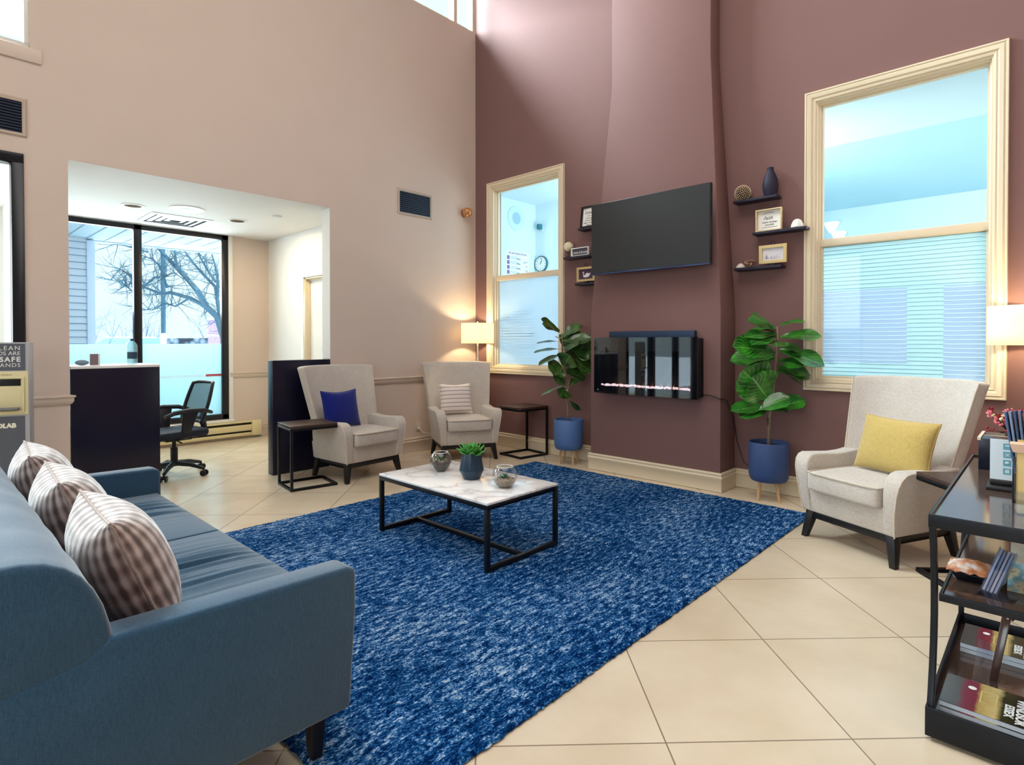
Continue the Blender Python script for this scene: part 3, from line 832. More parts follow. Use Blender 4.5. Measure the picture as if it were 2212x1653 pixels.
# ------------------------------------------------------------------ coffee table
ct = thing('coffee_table', 'low rectangular coffee table with white marble top on black frame', 'coffee table', (2.595, -2.51, RZ+.002))
TX, TY, TH_ = 1.01, .60, .372
MB().box(-TX/2, TX/2, -TY/2, TY/2, TH_-.014, TH_).build('tabletop', MARBLE, ct, bevel=.002)
r = .0125; mb = MB()
zt_ = TH_-.014-r
for y in (-TY/2+r, TY/2-r): mb.box(-TX/2, TX/2, y-r, y+r, zt_-r, zt_+r)
for x in (-TX/2+r, TX/2-r): mb.box(x-r, x+r, -TY/2+2*r, TY/2-2*r, zt_-r, zt_+r)
mb.build('top_frame', BLACKM, ct, bevel=.0015)
for sx in (-1, 1):
    for sy in (-1, 1):
        MB().box(sx*(TX/2-r)-r, sx*(TX/2-r)+r, sy*(TY/2-r)-r, sy*(TY/2-r)+r, 0, zt_-r).build('leg', BLACKM, ct, bevel=.0015)
    MB().box(sx*(TX/2-r)-r, sx*(TX/2-r)+r, -TY/2+2*r, TY/2-2*r, 0, 2*r).build('floor_bar', BLACKM, ct, bevel=.0015)
MB().box(-TX/2+2*r, TX/2-2*r, -r, r, 0, 2*r).build('stretcher', BLACKM, ct, bevel=.0015)
ZT = RZ+.002+TH_

PLX, PLY = 2.625, -2.485
# blue planter with spiky succulent
def succulent(mb, c, R, n1, seed, lift=.9, wid=.16, L0=1):
    rnd = random.Random(seed)
    uvl = mb.bm.loops.layers.uv.verify()
    for k in range(n1):
        ring = k/n1; az = k*2.39996+rnd.uniform(-.2, .2); el = .12+1.25*ring**.9+rnd.uniform(-.1, .1)
        L = R*(1.05-.35*ring)*rnd.uniform(.85, 1.1)*L0
        d = Vector((math.cos(az)*math.cos(el), math.sin(az)*math.cos(el), math.sin(el)*lift)).normalized()
        side = Vector((-math.sin(az), math.cos(az), 0)); nrm = side.cross(d)
        prev = None
        S = 5
        for i in range(S+1):
            t = i/S; p = Vector(c)+d*(L*t)+nrm*(-.22*L*t*t*0)+Vector((0, 0, L*.18*t*t))
            wv = wid*R*math.sin(PI*min(1, .18+t*.82))*(1 if t < 1 else .02)
            a = mb.V(p-side*wv+nrm*.0); m_ = mb.V(p-nrm*wv*.28); bb = mb.V(p+side*wv)
            cur = (a, m_, bb)
            if prev:
                for q in (0, 1): mb.F([prev[q], prev[q+1], cur[q+1], cur[q]])
            prev = cur
SUCC = mat('succulent_green', (74, 150, 62), .45, noise=(14, .45))
SUCCD = mat('small_succulent', (66, 112, 84), .5, noise=(30, .4))
pl = thing('planter', 'dark blue faceted planter with spiky green succulent on the marble table', 'plant', (PLX, PLY, ZT)); pl.scale = (1.2, 1.2, 1.14)
MB().lathe([(.036, 0), (.044, .002), (.064, .045), (.064, .052), (.047, .140), (.045, .142), (.042, .136), (.040, .120)], n=40).build('pot', mat('teal_glaze', (34, 56, 76), .28, noise=(8, .2)), pl, smooth=True, ang=30)
MB().lathe([(.041, .118), (.040, .124), (.01, .126)], n=16).build('soil', SOIL, pl, smooth=True)
mb = MB(); succulent(mb, (0, 0, .122), .088, 44, 3, wid=.2); mb.build('succulent', SUCC, pl, smooth=True, ang=180, solid=.0022)

B1, B2 = (2.312, -2.475, ZT), (2.925, -2.495, ZT)
PEBB = mat('mixed_pebbles', (150, 134, 118), .8, noise=(45, .6), bump=(60, .8, .01))
DPEB = mat('dark_gravel', (74, 66, 62), .8, noise=(60, .7), bump=(70, .9, .01))
def bowl(label, loc, R, gravel, fill, seed, n_stones):
    t = thing('glass_bowl', label, 'terrarium', loc, 0, 'glass terrarium bowls')
    prof = []; k = 12
    for i in range(k+1):
        a = -1.15+(2.02)*i/k
        prof.append((R*math.cos(a), R*math.sin(a)+R*math.sin(1.15)))
    o = [(max(.001, r_), z) for r_, z in prof]
    MB().lathe([(.001, 0)]+o, n=28, cap=False).build('bowl', GLASSB, t, smooth=True, ang=60)
    rim = prof[-1]
    MB().tube([(rim[0]*math.cos(q*2*PI/28), rim[0]*math.sin(q*2*PI/28), rim[1]) for q in range(28)], .0022, 6, closed=True).build('rim', mat('glass_rim', (226, 230, 230), .15, spec=.8), t, smooth=True)
    # gravel bed
    ins = [(r_-.004, z) for r_, z in prof if z < fill]
    MB().lathe([(.001, .004)]+[(max(.002, r_), z+.002) for r_, z in ins]+[(ins[-1][0], fill), (.3*R, fill+.004), (.001, fill+.005)], n=28).build('gravel', gravel, t, smooth=True)
    rnd = random.Random(seed)
    mb = MB()
    for q in range(n_stones):
        a = rnd.uniform(0, 6.28); rr = R*.72*rnd.random()**.5; s = rnd.uniform(.004, .009)
        mb.sphere((rr*math.cos(a), rr*math.sin(a), fill+.003), s, 7, 5, (1.2, .9, .7))
    s_ = mb.build('pebbles', PEBB, t, smooth=True, ang=180); s_['kind'] = 'stuff'
    mb = MB(); succulent(mb, (-.01, .005, fill), R*.55, 16, seed, wid=.24); mb.build('succulent', SUCCD, t, smooth=True, ang=180, solid=.003)
    return t
bowl('clear glass bowl of dark gravel at the far end of the marble table', B1, .073, DPEB, .062, 4, 30)
bowl('clear glass bowl of pebbles and small succulents, near corner of the marble table', B2, .073, PEBB, .046, 9, 46)
# ------------------------------------------------------------------ television
TVY = -.43
tv = thing('television', 'large dark flat television mounted on the chimney breast', 'television', (2.657, TVY, 2.214), 0)
w2_, h2_ = .588, .332
MB().box(-w2_, w2_, .004, .045, -h2_, h2_).build('housing', mat('tv_black', (16, 17, 22), .35), tv, bevel=.004)
MB().box(-w2_+.006, w2_-.006, -.0005, .004, -h2_+.012, h2_-.006).build('screen', mat('tv_screen', (46, 46, 47), .32, spec=.35), tv)
MB().box(-w2_, w2_, -.002, .006, -h2_-.002, -h2_+.010).build('bezel', mat('tv_trim', (60, 74, 110), .25, metal=.7), tv, bevel=.001, label='bluish lower bezel strip')
MB().box(-.25, .25, .045, .175, -.16, .16).build('wall_mount', BLACKM, tv, bevel=.004)

# ------------------------------------------------------------------ wall-hung electric fireplace
fp = thing('electric_fireplace', 'black glass wall-hung electric fireplace with glowing crystal bed', 'fireplace', (2.62, -.302, 1.02), 0)
FD = -.118; a0, a1, z0, z1 = -.517, .522, -.252, .268
MB().box(a0+.01, a1-.01, FD+.02, 0, z0+.01, z0+.06).box(a0+.01, a0+.05, FD+.02, 0, z0+.06, z1-.01).box(a1-.05, a1-.01, FD+.02, 0, z0+.06, z1-.01).box(a0+.05, a1-.05, FD+.02, 0, z1-.075, z1-.01).box(a0+.05, a1-.05, -.02, 0, z0+.06, z1-.075).build('body', mat('fire_body', (18, 19, 26), .5), fp, bevel=.003)
MB().box(-.40, .455, -.05, 0, z1-.02, .325).build('vent_hood', mat('vent_steel', (40, 58, 84), .45, metal=.4), fp, bevel=.004, label='raised steel vent behind the glass')
wx0, wx1, wz0, wz1 = -.445, .455, -.185, .145
FG = mat('fire_glass', (6, 8, 16), .03, spec=.9, coat=.6)
MB().box(a0, a1, FD-.006, FD, z0, wz0).box(a0, wx0, FD-.006, FD, wz0, wz1).box(wx1, a1, FD-.006, FD, wz0, wz1).box(a0, a1, FD-.006, FD, wz1, z1).build('glass_surround', FG, fp)
MB().box(wx0, wx1, FD-.005, FD-.001, wz0, wz1).build('glass_front', glass_pane('smoked_glass', (150, 158, 176), .42), fp)
mb = MB(); rnd = random.Random(5)
for k in range(150):
    s = rnd.uniform(.007, .013); mb.sphere((rnd.uniform(wx0+.01, wx1-.01), FD+rnd.uniform(.010, .045), wz0+.006+rnd.uniform(0, .012)), s, 5, 4, (1.1, 1, .8))
em = mb.build('crystal_bed', mat('glowing_crystals', (255, 220, 190), .4, emit=((255, 210, 175), 9)), fp); em['kind'] = 'stuff'; em['label'] = 'glowing pinkish crystal bed'
mb = MB()
for k in range(26):
    x = rnd.uniform(wx0+.04, wx1-.03); h = rnd.uniform(.02, .065); y = FD+rnd.uniform(.02, .05); s = rnd.uniform(.003, .006)
    mb.tube([(x, y, wz0), (x+rnd.uniform(-.006, .006), y, wz0+h*.5), (x+rnd.uniform(-.01, .01), y, wz0+h)], [s, s*.8, .0006], 5)
fl = mb.build('flames', mat('flame_glow', (255, 150, 90), .5, emit=((255, 150, 90), .35)), fp, smooth=True); fl['kind'] = 'stuff'
MB().cyl((a0+.045, FD-.008, z0+.03), (a0+.045, FD-.006, z0+.03), .009, 3).build('badge', SILVER, fp)
crd = MB().tube([(3.12, -.31, .80), (3.20, -.313, .80), (3.25, -.312, .785), (3.284, -.312, .775), (3.289, -.20, .76), (3.287, -.05, .60), (3.30, -.012, .40), (3.36, -.012, .22), (3.45, -.03, .165)], .004, 6).build('power_cord', BLACKF, smooth=True)
tag(crd, 'thin black power cord running from the fireplace around the chimney corner', 'cord')

# ------------------------------------------------------------------ floating shelves and what stands on them
SHELF = mat('dark_shelf', (34, 32, 52), .5, noise=(9, .2))
def shelf(x0, x1, z, label, d=.115):
    t = MB().box(-(x1-x0)/2, (x1-x0)/2, -d, -.001, -.022, 0).build('floating_shelf', SHELF, bevel=.003)
    t.location = ((x0+x1)/2, 0, z); return tag(t, label, 'shelf', 'floating wall shelves')
shelf(1.672, 2.02, 2.424, 'dark floating shelf left of the television, topmost, holding a black framed quote')
shelf(1.482, 1.90, 2.142, 'dark floating shelf left of the television, middle one, holding a globe')
shelf(1.635, 1.98, 1.856, 'dark floating shelf left of the television, lowest, holding a swan picture')
shelf(3.30, 3.655, 2.435, 'dark floating shelf right of the television, topmost, holding a vase')
shelf(3.462, 3.875, 2.150, 'dark floating shelf right of the television, middle one, holding a script frame')
shelf(3.31, 3.69, 1.868, 'dark floating shelf right of the television, lowest, holding a wooden knot')
INK = mat('dark_ink', (52, 48, 56), .7)
PAPER = mat('white_paper', (240, 238, 232), .7)
def frame(name, label, cat, x0, x1, z, h, y, fm, fw, dep, pic, lean=0, group=None, inset=.004):
    t = thing(name, label, cat, ((x0+x1)/2, y, z), 0, group); t.rotation_euler = (-lean, 0, 0)
    w = (x1-x0)
    path = [(-w/2+fw, fw), (w/2-fw, fw), (w/2-fw, h-fw), (-w/2+fw, h-fw)]
    MB().sweep(path, [(0, 0), (0, dep), (-fw, dep), (-fw, 0)], lambda u, v, q: (u, -q, v), closed=True).build('frame', fm, t, bevel=.0015)
    MB().box(-w/2+fw-.002, w/2-fw+.002, -inset, 0, fw-.002, h-fw+.002).build('picture', pic, t)
    return t, w, h, -inset-.0006
t, w, h, yy = frame('framed_picture', 'black framed quote print on the top left shelf, half hidden by the television', 'picture frame', 1.668, 1.865, 2.424, .235, -.055, mat('black_lacquer', (20, 16, 18), .35), .022, .018, PAPER, lean=.12)
text('Grateful', .042, UPX((0, yy, h-.07)), INK, t, sx=.8, shear=.35)
for i, s in enumerate(('for the', 'small things', 'that make the', 'biggest moments', 'together')): text(s, .017, UPX((0, yy, h-.105-.024*i)), INK, t)
t, w, h, yy = frame('framed_picture', 'gold framed white swan picture with ring hook on the lowest left shelf', 'picture frame', 1.645, 1.872, 1.872, .150, -.075, mat('pale_gold', (206, 180, 128), .4, metal=.3), .024, .020, mat('plum_print', (70, 52, 72), .6, noise=(20, .3)))
SW = mat('swan_white', (235, 230, 226), .6)
mb = MB()
body = [(-.042, .052), (-.036, .040), (.0, .036), (.035, .044), (.052, .070), (.058, .088), (.036, .080), (.014, .092), (-.004, .080), (-.02, .064), (-.030, .060), (-.034, .074), (-.030, .094), (-.038, .106), (-.050, .104), (-.056, .094), (-.047, .097), (-.040, .094), (-.043, .076)]
body = [(u*.9, .042+(v-.036)*.85) for u, v in body]
mb.prism(body, lambda a, c: (a, yy, c), lambda a, c: (a, yy-.0008, c)); mb.build('swan_motif', SW, t, label='white swan silhouette')
MB().tube([(.0+.016*math.cos(q*PI/8), -.008, h+.016+.016*math.sin(q*PI/8)) for q in range(16)], .0022, 6, closed=True).build('ring_hook', BLACKM, t, smooth=True)
MB().box(-.02, .02, -.02, .02, -.016, 0).build('stand', BLACKM, t)
# box sign
t, w, h, yy = frame('box_sign', 'small white framed grey word sign beside the globe', 'sign', 1.572, 1.795, 2.142, .088, -.07, WHITEP, .009, .028, mat('slate_board', (96, 90, 100), .7))
text('Relax & Breathe', .030, UPX((.0, yy, h/2-.004)), WHITEP, t, sx=.92)
# globe
gl_ = thing('globe', 'small cream desk globe on dark stand on middle left shelf', 'globe', (1.512, -.066, 2.142)); gl_.scale = (1.2, 1.2, 1.2)
GM = mat('globe_cream', (226, 212, 180), .5); q = NT(GM)
q.l(q.ramp(q.noise(16, 4), [(.50, lin((228, 216, 188))), (.56, lin((196, 176, 120))), (.66, lin((120, 104, 64)))]), q.b.inputs['Base Color'])
MB().sphere((.006, 0, .098), .043, 24, 16).build('sphere', GM, gl_, smooth=True, ang=180)
MB().tube([(.006+.051*math.cos(a), 0, .098+.051*math.sin(a)) for a in [math.radians(100+i*15) for i in range(13)]], .0028, 6).build('meridian_arm', BLACKM, gl_, smooth=True)
MB().lathe([(.030, 0), (.030, .004), (.012, .008), (.004, .014), (.004, .046)], n=16).build('stand', mat('bronze', (92, 70, 48), .4, metal=.6), gl_, smooth=True)
# woven ball
wb = thing('woven_ball', 'round woven twine ball on the top right shelf', 'ornament', (3.363, -.065, 2.435))
R = .062
mb = MB(); rnd = random.Random(2); n = 240
for k in range(n):
    z = 1-2*(k+.5)/n; rr = math.sqrt(1-z*z); a = k*2.39996
    p = Vector((rr*math.cos(a), -z, rr*math.sin(a)))
    tng = p.cross(Vector((0, 1, .0)));
    if tng.length < .1: tng = Vector((1, 0, 0))
    tng.normalize(); c = p*R+Vector((0, 0, R+.003))
    mb.tube([c-tng*.0045, c+p*.0035, c+tng*.0045], [.0016, .0042, .0016], 5)
wv = mb.build('beads', mat('pale_twine', (240, 220, 188), .7), wb, smooth=True, ang=180); wv['kind'] = 'stuff'
MB().sphere((0, 0, R+.003), R-.001, 20, 14).build('core', mat('twine_shadow', (70, 48, 36), .9), wb, smooth=True, ang=180)
# vase
vs_ = MB().lathe([(.036, 0), (.046, .004), (.056, .05), (.060, .085), (.056, .125), (.044, .165), (.028, .20), (.024, .222), (.026, .232), (.022, .232), (.020, .215), (.03, .18), (.01, .1)], n=28).build('vase', mat('matte_indigo', (30, 26, 52), .6, noise=(40, .2)), smooth=True)
vs_.location = (3.588, -.065, 2.435); tag(vs_, 'dark indigo bottle-shaped vase on the top right shelf', 'vase')
# script frame
t, w, h, yy = frame('framed_picture', 'deep wood framed white script print on the middle right shelf', 'picture frame', 3.485, 3.690, 2.150, .178, -.075, FRAMEO, .010, .034, PAPER)
def inkline(pts, r=.0009): return [(u, yy-.0004, v) for u, v in pts]
text('Faith', .040, UPX((-.012, yy, h*.60)), INK, t, sx=.9, shear=.4)
text('makes all things', .0185, UPX((.0, yy, h*.42)), INK, t, shear=.4)
text('possible', .021, UPX((.0, yy, h*.30)), INK, t, shear=.4)
mb = MB(); mb.tube(inkline([(-.05, h*.80), (-.025, h*.845), (0, h*.85), (.03, h*.84)]), .0011, 5)
for k in range(7): mb.tube(inkline([(-.042+k*.012, h*.815+.006*math.sin(k*.6)), (-.036+k*.012, h*.85+.006*math.sin(k*.6))]), .0010, 4)
for k in range(9): mb.tube(inkline([(-.052+k*.013, h*.17), (-.047+k*.013, h*.205)]), .0009, 4)
mb.tube(inkline([(-.055, h*.165), (0, h*.18), (.062, h*.195)]), .001, 5)
mb.build('leaf_ornament', INK, t)
# small cone lidded jar
o = MB().lathe([(.045, 0), (.048, .005), (.043, .030), (.030, .058), (.016, .068), (.012, .070), (.001, .071)], n=20).build('candle_jar', mat('white_ceramic', (238, 232, 224), .5), smooth=True)
o.location = (3.795, -.065, 2.150); tag(o, 'white egg-shaped ceramic on the middle right shelf', 'ornament')
# small gold frame, lower right
t, w, h, yy = frame('framed_picture', 'pale gold framed meadow print with ring hook on the lowest right shelf', 'picture frame', 3.512, 3.728, 1.884, .150, -.085, mat('pale_gold_b', (214, 190, 136), .4, metal=.3), .026, .020, mat('pale_print', (226, 224, 232), .7))
mb = MB(); rnd = random.Random(8)
for k in range(38):
    u = -.062+.124*rnd.random(); v = .036+.002*rnd.random(); hh = rnd.uniform(.01, .045)*(.4+abs(u)*12)
    mb.tube([(u, yy-.0003, v), (u+rnd.uniform(-.005, .005), yy-.0003, min(h-.035, v+hh))], .0006, 4)
mb.build('grass_motif', mat('mauve_ink', (150, 142, 168), .7), t)
MB().tube([(.0+.016*math.cos(q*PI/8), -.008, h+.016+.016*math.sin(q*PI/8)) for q in range(16)], .0022, 6, closed=True).build('ring_hook', BLACKM, t, smooth=True)
MB().box(-.02, .02, -.02, .02, -.016, 0).build('stand', BLACKM, t)
# wooden knot and small dome
o = MB().tube([(.030*(math.sin(a)+2*math.sin(2*a))*.42, .022*math.sin(3*a)*.6, .030+.030*(math.cos(a)-2*math.cos(2*a))*.30) for a in [2*PI*k/60 for k in range(60)]], .0105, 8, closed=True).build('wooden_knot', mat('stained_knot', (148, 112, 92), .5, noise=(30, .3)), smooth=True, ang=180)
mzn = min(v.co.z for v in o.data.vertices); o.location = (3.428, -.075, 1.868-mzn); tag(o, 'small wooden chain knot ornament on the lowest right shelf', 'ornament')
o = MB().lathe([(.038, 0), (.040, .006), (.030, .024), (.014, .038), (.010, .041), (.001, .042)], n=20).build('shell_dome', mat('shell_white', (222, 212, 200), .6), smooth=True)
o.location = (3.352, -.072, 1.868); tag(o, 'small off-white dome ornament at the end of lowest right shelf', 'ornament')

# ------------------------------------------------------------------ floor lamps
def lampshade_mat():
    m = bpy.data.materials.new('lamp_linen'); m.use_nodes = True; nt = m.node_tree; b = nt.nodes['Principled BSDF']
    b.inputs['Base Color'].default_value = (*lin((244, 232, 206)), 1); b.inputs['Roughness'].default_value = .9
    b.inputs['Emission Color'].default_value = (*lin((255, 238, 200)), 1); b.inputs['Emission Strength'].default_value = .85
    t = nt.nodes.new('ShaderNodeBsdfTranslucent'); t.inputs[0].default_value = (*lin((250, 236, 206)), 1)
    mx = nt.nodes.new('ShaderNodeMixShader'); mx.inputs[0].default_value = .45
    nt.links.new(b.outputs[0], mx.inputs[1]); nt.links.new(t.outputs[0], mx.inputs[2]); nt.links.new(mx.outputs[0], nt.nodes['Material Output'].inputs['Surface'])
    return m
SHADE = lampshade_mat()
def floor_lamp(label, x, y, power):
    t = thing('floor_lamp', label, 'lamp', (x, y, 0), 0, 'white drum-shade floor lamps')
    mb = MB(); n = 40; R = .193
    for r_, z_ in ((R, 1.228), (R, 1.468)): pass
    mb.rings([[(R*math.cos(2*PI*i/n), R*math.sin(2*PI*i/n), z) for i in range(n)] for z in (1.228, 1.30, 1.40, 1.468)], cap=False)
    mb.build('lamp_shade', SHADE, t, smooth=True, ang=180, solid=.003)
    MB().cyl((0, 0, .03), (0, 0, 1.22), .0095, 12).cyl((0, 0, .95), (0, 0, 1.06), .0135, 12).build('pole', mat('lamp_white', (236, 232, 224), .3), t, smooth=True)
    MB().cyl((0, 0, 1.20), (0, 0, 1.26), .013, 12).build('socket', WHITEP, t, smooth=True)
    MB().sphere((0, 0, 1.30), .032, 14, 10, (1, 1, 1.25)).build('bulb', mat('bulb_glow', (255, 240, 210), .4, emit=((255, 226, 170), 4)), t, smooth=True, ang=180)
    mb = MB()
    for k in range(3): mb.cyl((0, 0, 1.458), (R*math.cos(k*2.094), R*math.sin(k*2.094), 1.462), .002, 6)
    mb.cyl((0, 0, 1.25), (0, 0, 1.478), .003, 6); mb.sphere((0, 0, 1.484), .009, 10, 6)
    mb.build('finial', mat('lamp_finial', (232, 226, 214), .3), t, smooth=True)
    MB().lathe([(.115, 0), (.118, .008), (.11, .018), (.02, .03), (.001, .03)], n=28).build('base', mat('lamp_base_white', (236, 232, 224), .3), t, smooth=True)
    L = bpy.data.lights.new('lamp_bulb', 'POINT'); L.energy = power; L.color = (1, .78, .46); L.shadow_soft_size = .035
    o = bpy.data.objects.new('lamp_bulb', L); COL.objects.link(o); o.location = (x, y, 1.36)
floor_lamp('white drum-shade floor lamp lit in the corner behind the striped-cushion armchair', .285, -.235, 17)
floor_lamp('white drum-shade floor lamp lit beside the large right window', 5.165, -.235, 14)

# ------------------------------------------------------------------ fiddle-leaf figs
def leaf(mb, uvl, base, tip, width, up, cup=.18, wave=.10, droop=.12, seed=0):
    rnd = random.Random(seed); b = Vector(base); t = Vector(tip); d = t-b; L = d.length; d.normalize()
    up = Vector(up); side = d.cross(up).normalized(); nrm = side.cross(d).normalized()
    nl, nw = 12, 6; ph = rnd.uniform(0, 6)
    G = []
    for j in range(nl+1):
        v = j/nl
        wv = width*.84*(math.sin(PI*min(1, .02+.975*v**1.3))**.6)*(.62+.5*v)
        row = []
        for i in range(nw+1):
            u = 2*i/nw-1
            p = b+d*(L*v)+side*(wv*u)
            p += nrm*(cup*wv*abs(u)**1.6+wave*width*math.sin(v*11+ph+u*2)*abs(u)**2*.6-droop*L*(v*v-v*.3))
            row.append((mb.bm.verts.new(p), (i/nw, v)))
        G.append(row)
    for j in range(nl):
        for i in range(nw):
            q = [G[j][i], G[j][i+1], G[j+1][i+1], G[j+1][i]]
            f = mb.F([x[0] for x in q])
            if f:
                for lp, x in zip(f.loops, q): lp[uvl].uv = x[1]
RT = Vector((math.cos(TH), math.sin(TH), 0)); FX = Vector((-math.sin(TH), math.cos(TH), 0))
def fig(label, loc, trunks, leaves, lm, potm, group='fiddle-leaf figs in footed pots'):
    """trunk and leaf points are (sideways, height, depth) in metres about the pot centre, seen from the sofa"""
    t = thing('fiddle_leaf_fig', label, 'plant', (*loc, 0), 0, group)
    def W(p):
        q = RT*p[0]+FX*p[2]+Vector((0, 0, p[1]))
        over = loc[1]+q.y+.085              # keep clear of the wall behind
        return q-FX*(over/.727) if over > 0 else q
    R = .148
    MB().lathe([(.10, .150), (.128, .154), (.142, .175), (R, .21), (R, .452), (R-.004, .458), (R-.012, .456), (R-.014, .43)], n=36).build('pot', potm, t, smooth=True)
    MB().lathe([(R-.013, .425), (.06, .434), (.001, .436)], n=24, cap=True).build('soil', SOIL, t, smooth=True)
    for k in range(4):
        a = k*PI/2+.35+TH
        c, s = math.cos(a), math.sin(a)
        MB().tube([(c*.082, s*.082, .155), (c*.108, s*.108, 0.0)], [.014, .009], 10).build('leg', OAK, t, smooth=True)
    mb = MB()
    for tr in trunks: mb.tube([W(p) for p in tr[0]], tr[1], 8)
    for k, lf in enumerate(leaves): mb.tube([W(lf[4]), W(lf[0])], [.005, .003], 5) if len(lf) > 4 else None
    mb.build('trunk', BARK, t, smooth=True, ang=180)
    mb = MB(); uvl = mb.bm.loops.layers.uv.verify()
    for k, lf in enumerate(leaves):
        b, tp, wd, up = lf[:4]
        if wd > .08 and k % 2 == 0:
            j_ = random.Random(k+40); t2 = tuple(x+j_.uniform(-.06, .06) for x in tp); b2 = (b[0], b[1]-.02, b[2])
            leaf(mb, uvl, W(b2), W((t2[0], t2[1], t2[2]-.06)), wd*.9, RT*up[0]+FX*up[2]+Vector((0, 0, up[1])), seed=k+50)
        leaf(mb, uvl, W(b), W(tp), wd, RT*up[0]+FX*up[2]+Vector((0, 0, up[1])), seed=k)
    mb.build('foliage', lm, t, smooth=True, ang=180)
    return t
# right plant: 1 px in the photo is about 3.6 mm at its distance
def px2(x, y, d=0): return ((x-1655)*.00362, 1.25+(738-y)*.00362, d)
Z = 0
tr2 = [([(0, .42, 0), px2(1656, 905), px2(1660, 880)], [.013, .011, .010]),
       ([px2(1660, 885), px2(1665, 850, .01), px2(1668, 800, 0), px2(1672, 740, -.01), px2(1672, 705)], [.010, .009, .008, .007, .005]),
       ([px2(1659, 885), px2(1655, 845, -.02), px2(1650, 815, -.02), px2(1641, 785, .02)], [.010, .008, .006, .004])]
lv2 = [
 (px2(1668, 708), px2(1607, 690, -.04), .105, (.1, .8, -.6)),
 (px2(1676, 703), px2(1727, 690, .10), .06, (0, .9, -.3)),
 (px2(1672, 722), px2(1592, 723, -.10), .085, (0, .85, -.5)),
 (px2(1678, 728), px2(1751, 722, -.05), .095, (.1, .75, -.65)),
 (px2(1668, 712), px2(1628, 708, .14), .09, (0, .9, -.3)),
 (px2(1668, 762), px2(1569, 744, -.12), .150, (0, .65, -.75)),
 (px2(1666, 770), px2(1575, 776, .05), .13, (-.1, .8, -.5)),
 (px2(1676, 756), px2(1757, 784, -.10), .125, (.1, .7, -.7)),
 (px2(1680, 756), px2(1722, 752, .12), .10, (0, .9, -.4)),
 (px2(1674, 780), px2(1712, 788, -.12), .105, (.0, .75, -.65)),
 (px2(1674, 795), px2(1736, 806, .14), .12, (0, .85, -.5)),
 (px2(1674, 803), px2(1728, 832, .0), .06, (.2, .9, -.2)),
 (px2(1646, 858, -.06), px2(1590, 800, -.10), .235, (-.2, .35, -.9), px2(1657, 880)),
 (px2(1630, 812, .02), px2(1626, 786, .10), .09, (-.6, .3, -.7), px2(1650, 820)),
 (px2(1655, 880), px2(1568, 882, -.05), .105, (0, .85, -.5)),
 (px2(1620, 884, -.12), px2(1678, 852, -.16), .105, (-.2, .75, -.6), px2(1655, 885)),
 (px2(1660, 884), px2(1712, 862, .10), .125, (0, .8, -.5)),
 (px2(1664, 885), px2(1690, 885, .16), .11, (0, .8, -.5)),
 (px2(1654, 922), px2(1648, 905, -.03), .045, (.6, .3, -.7)),
 (px2(1668, 735), px2(1650, 745, -.17), .11, (0, .8, -.5)),
]
fig('bushy fiddle-leaf fig in blue footed pot right of the chimney breast', (3.645, -.235), tr2, lv2, LEAF, POTBLUE)
def px1(x, y, d=0): return ((x-1227)*.00475, 1.25+(738-y)*.00475, d)
tr1 = [([(0, .42, 0), px1(1225, 880), px1(1222, 850), px1(1218, 812), px1(1214, 775), px1(1213, 730), px1(1211, 718)], [.012, .011, .010, .009, .008, .006, .005]),
       ([px1(1223, 865), px1(1228, 830, .03), px1(1236, 800, .05)], [.008, .006, .004])]
lv1 = [
 (px1(1208, 716), px1(1171, 698, -.06), .085, (.5, .6, -.6)),
 (px1(1211, 738), px1(1158, 738, -.05), .055, (0, .95, -.2)),
 (px1(1210, 730), px1(1205, 727, -.25), .07, (0, .95, -.1)),
 (px1(1212, 754), px1(1152, 757, -.06), .062, (0, .95, -.25)),
 (px1(1213, 765), px1(1161, 784, -.06), .072, (.2, .9, -.25)),
 (px1(1214, 728), px1(1254, 698, .05), .085, (-.4, .5, -.7)),
 (px1(1216, 738), px1(1262, 724, -.02), .11, (-.2, .6, -.7)),
 (px1(1218, 745), px1(1240, 745, -.14), .12, (-.1, .6, -.8)),
 (px1(1234, 752, .04), px1(1279, 750, .03), .16, (-.3, .35, -.9), px1(1214, 755)),
 (px1(1218, 768), px1(1256, 772, .10), .14, (0, .6, -.7)),
 (px1(1240, 775, .0), px1(1276, 795, .04), .13, (.1, .55, -.8), px1(1216, 775)),
 (px1(1216, 790, -.05), px1(1226, 768, -.15), .15, (-.1, .2, -.95), px1(1216, 800)),
 (px1(1212, 790), px1(1184, 796, -.08), .13, (.3, .5, -.8)),
 (px1(1216, 806), px1(1200, 826, -.06), .11, (.5, .3, -.8)),
 (px1(1222, 800), px1(1255, 806, .08), .11, (0, .6, -.7)),
 (px1(1216, 833), px1(1165, 850, -.05), .05, (.2, .95, -.1)),
 (px1(1222, 838), px1(1207, 855, -.08), .085, (.4, .4, -.8)),
 (px1(1228, 834), px1(1248, 818, .08), .06, (-.2, .7, -.6)),
 (px1(1230, 865), px1(1252, 888, .02), .04, (-.7, .5, -.4)),
 (px1(1214, 748), px1(1230, 722, .12), .11, (0, .5, -.8)),
]
fig('sparser fiddle-leaf fig in blue footed pot left of the chimney breast', (1.672, -.262), tr1, lv1, LEAF2, mat('pale_blue_stoneware', (74, 108, 160), .55, noise=(30, .05), bump=(90, .15, .001)))

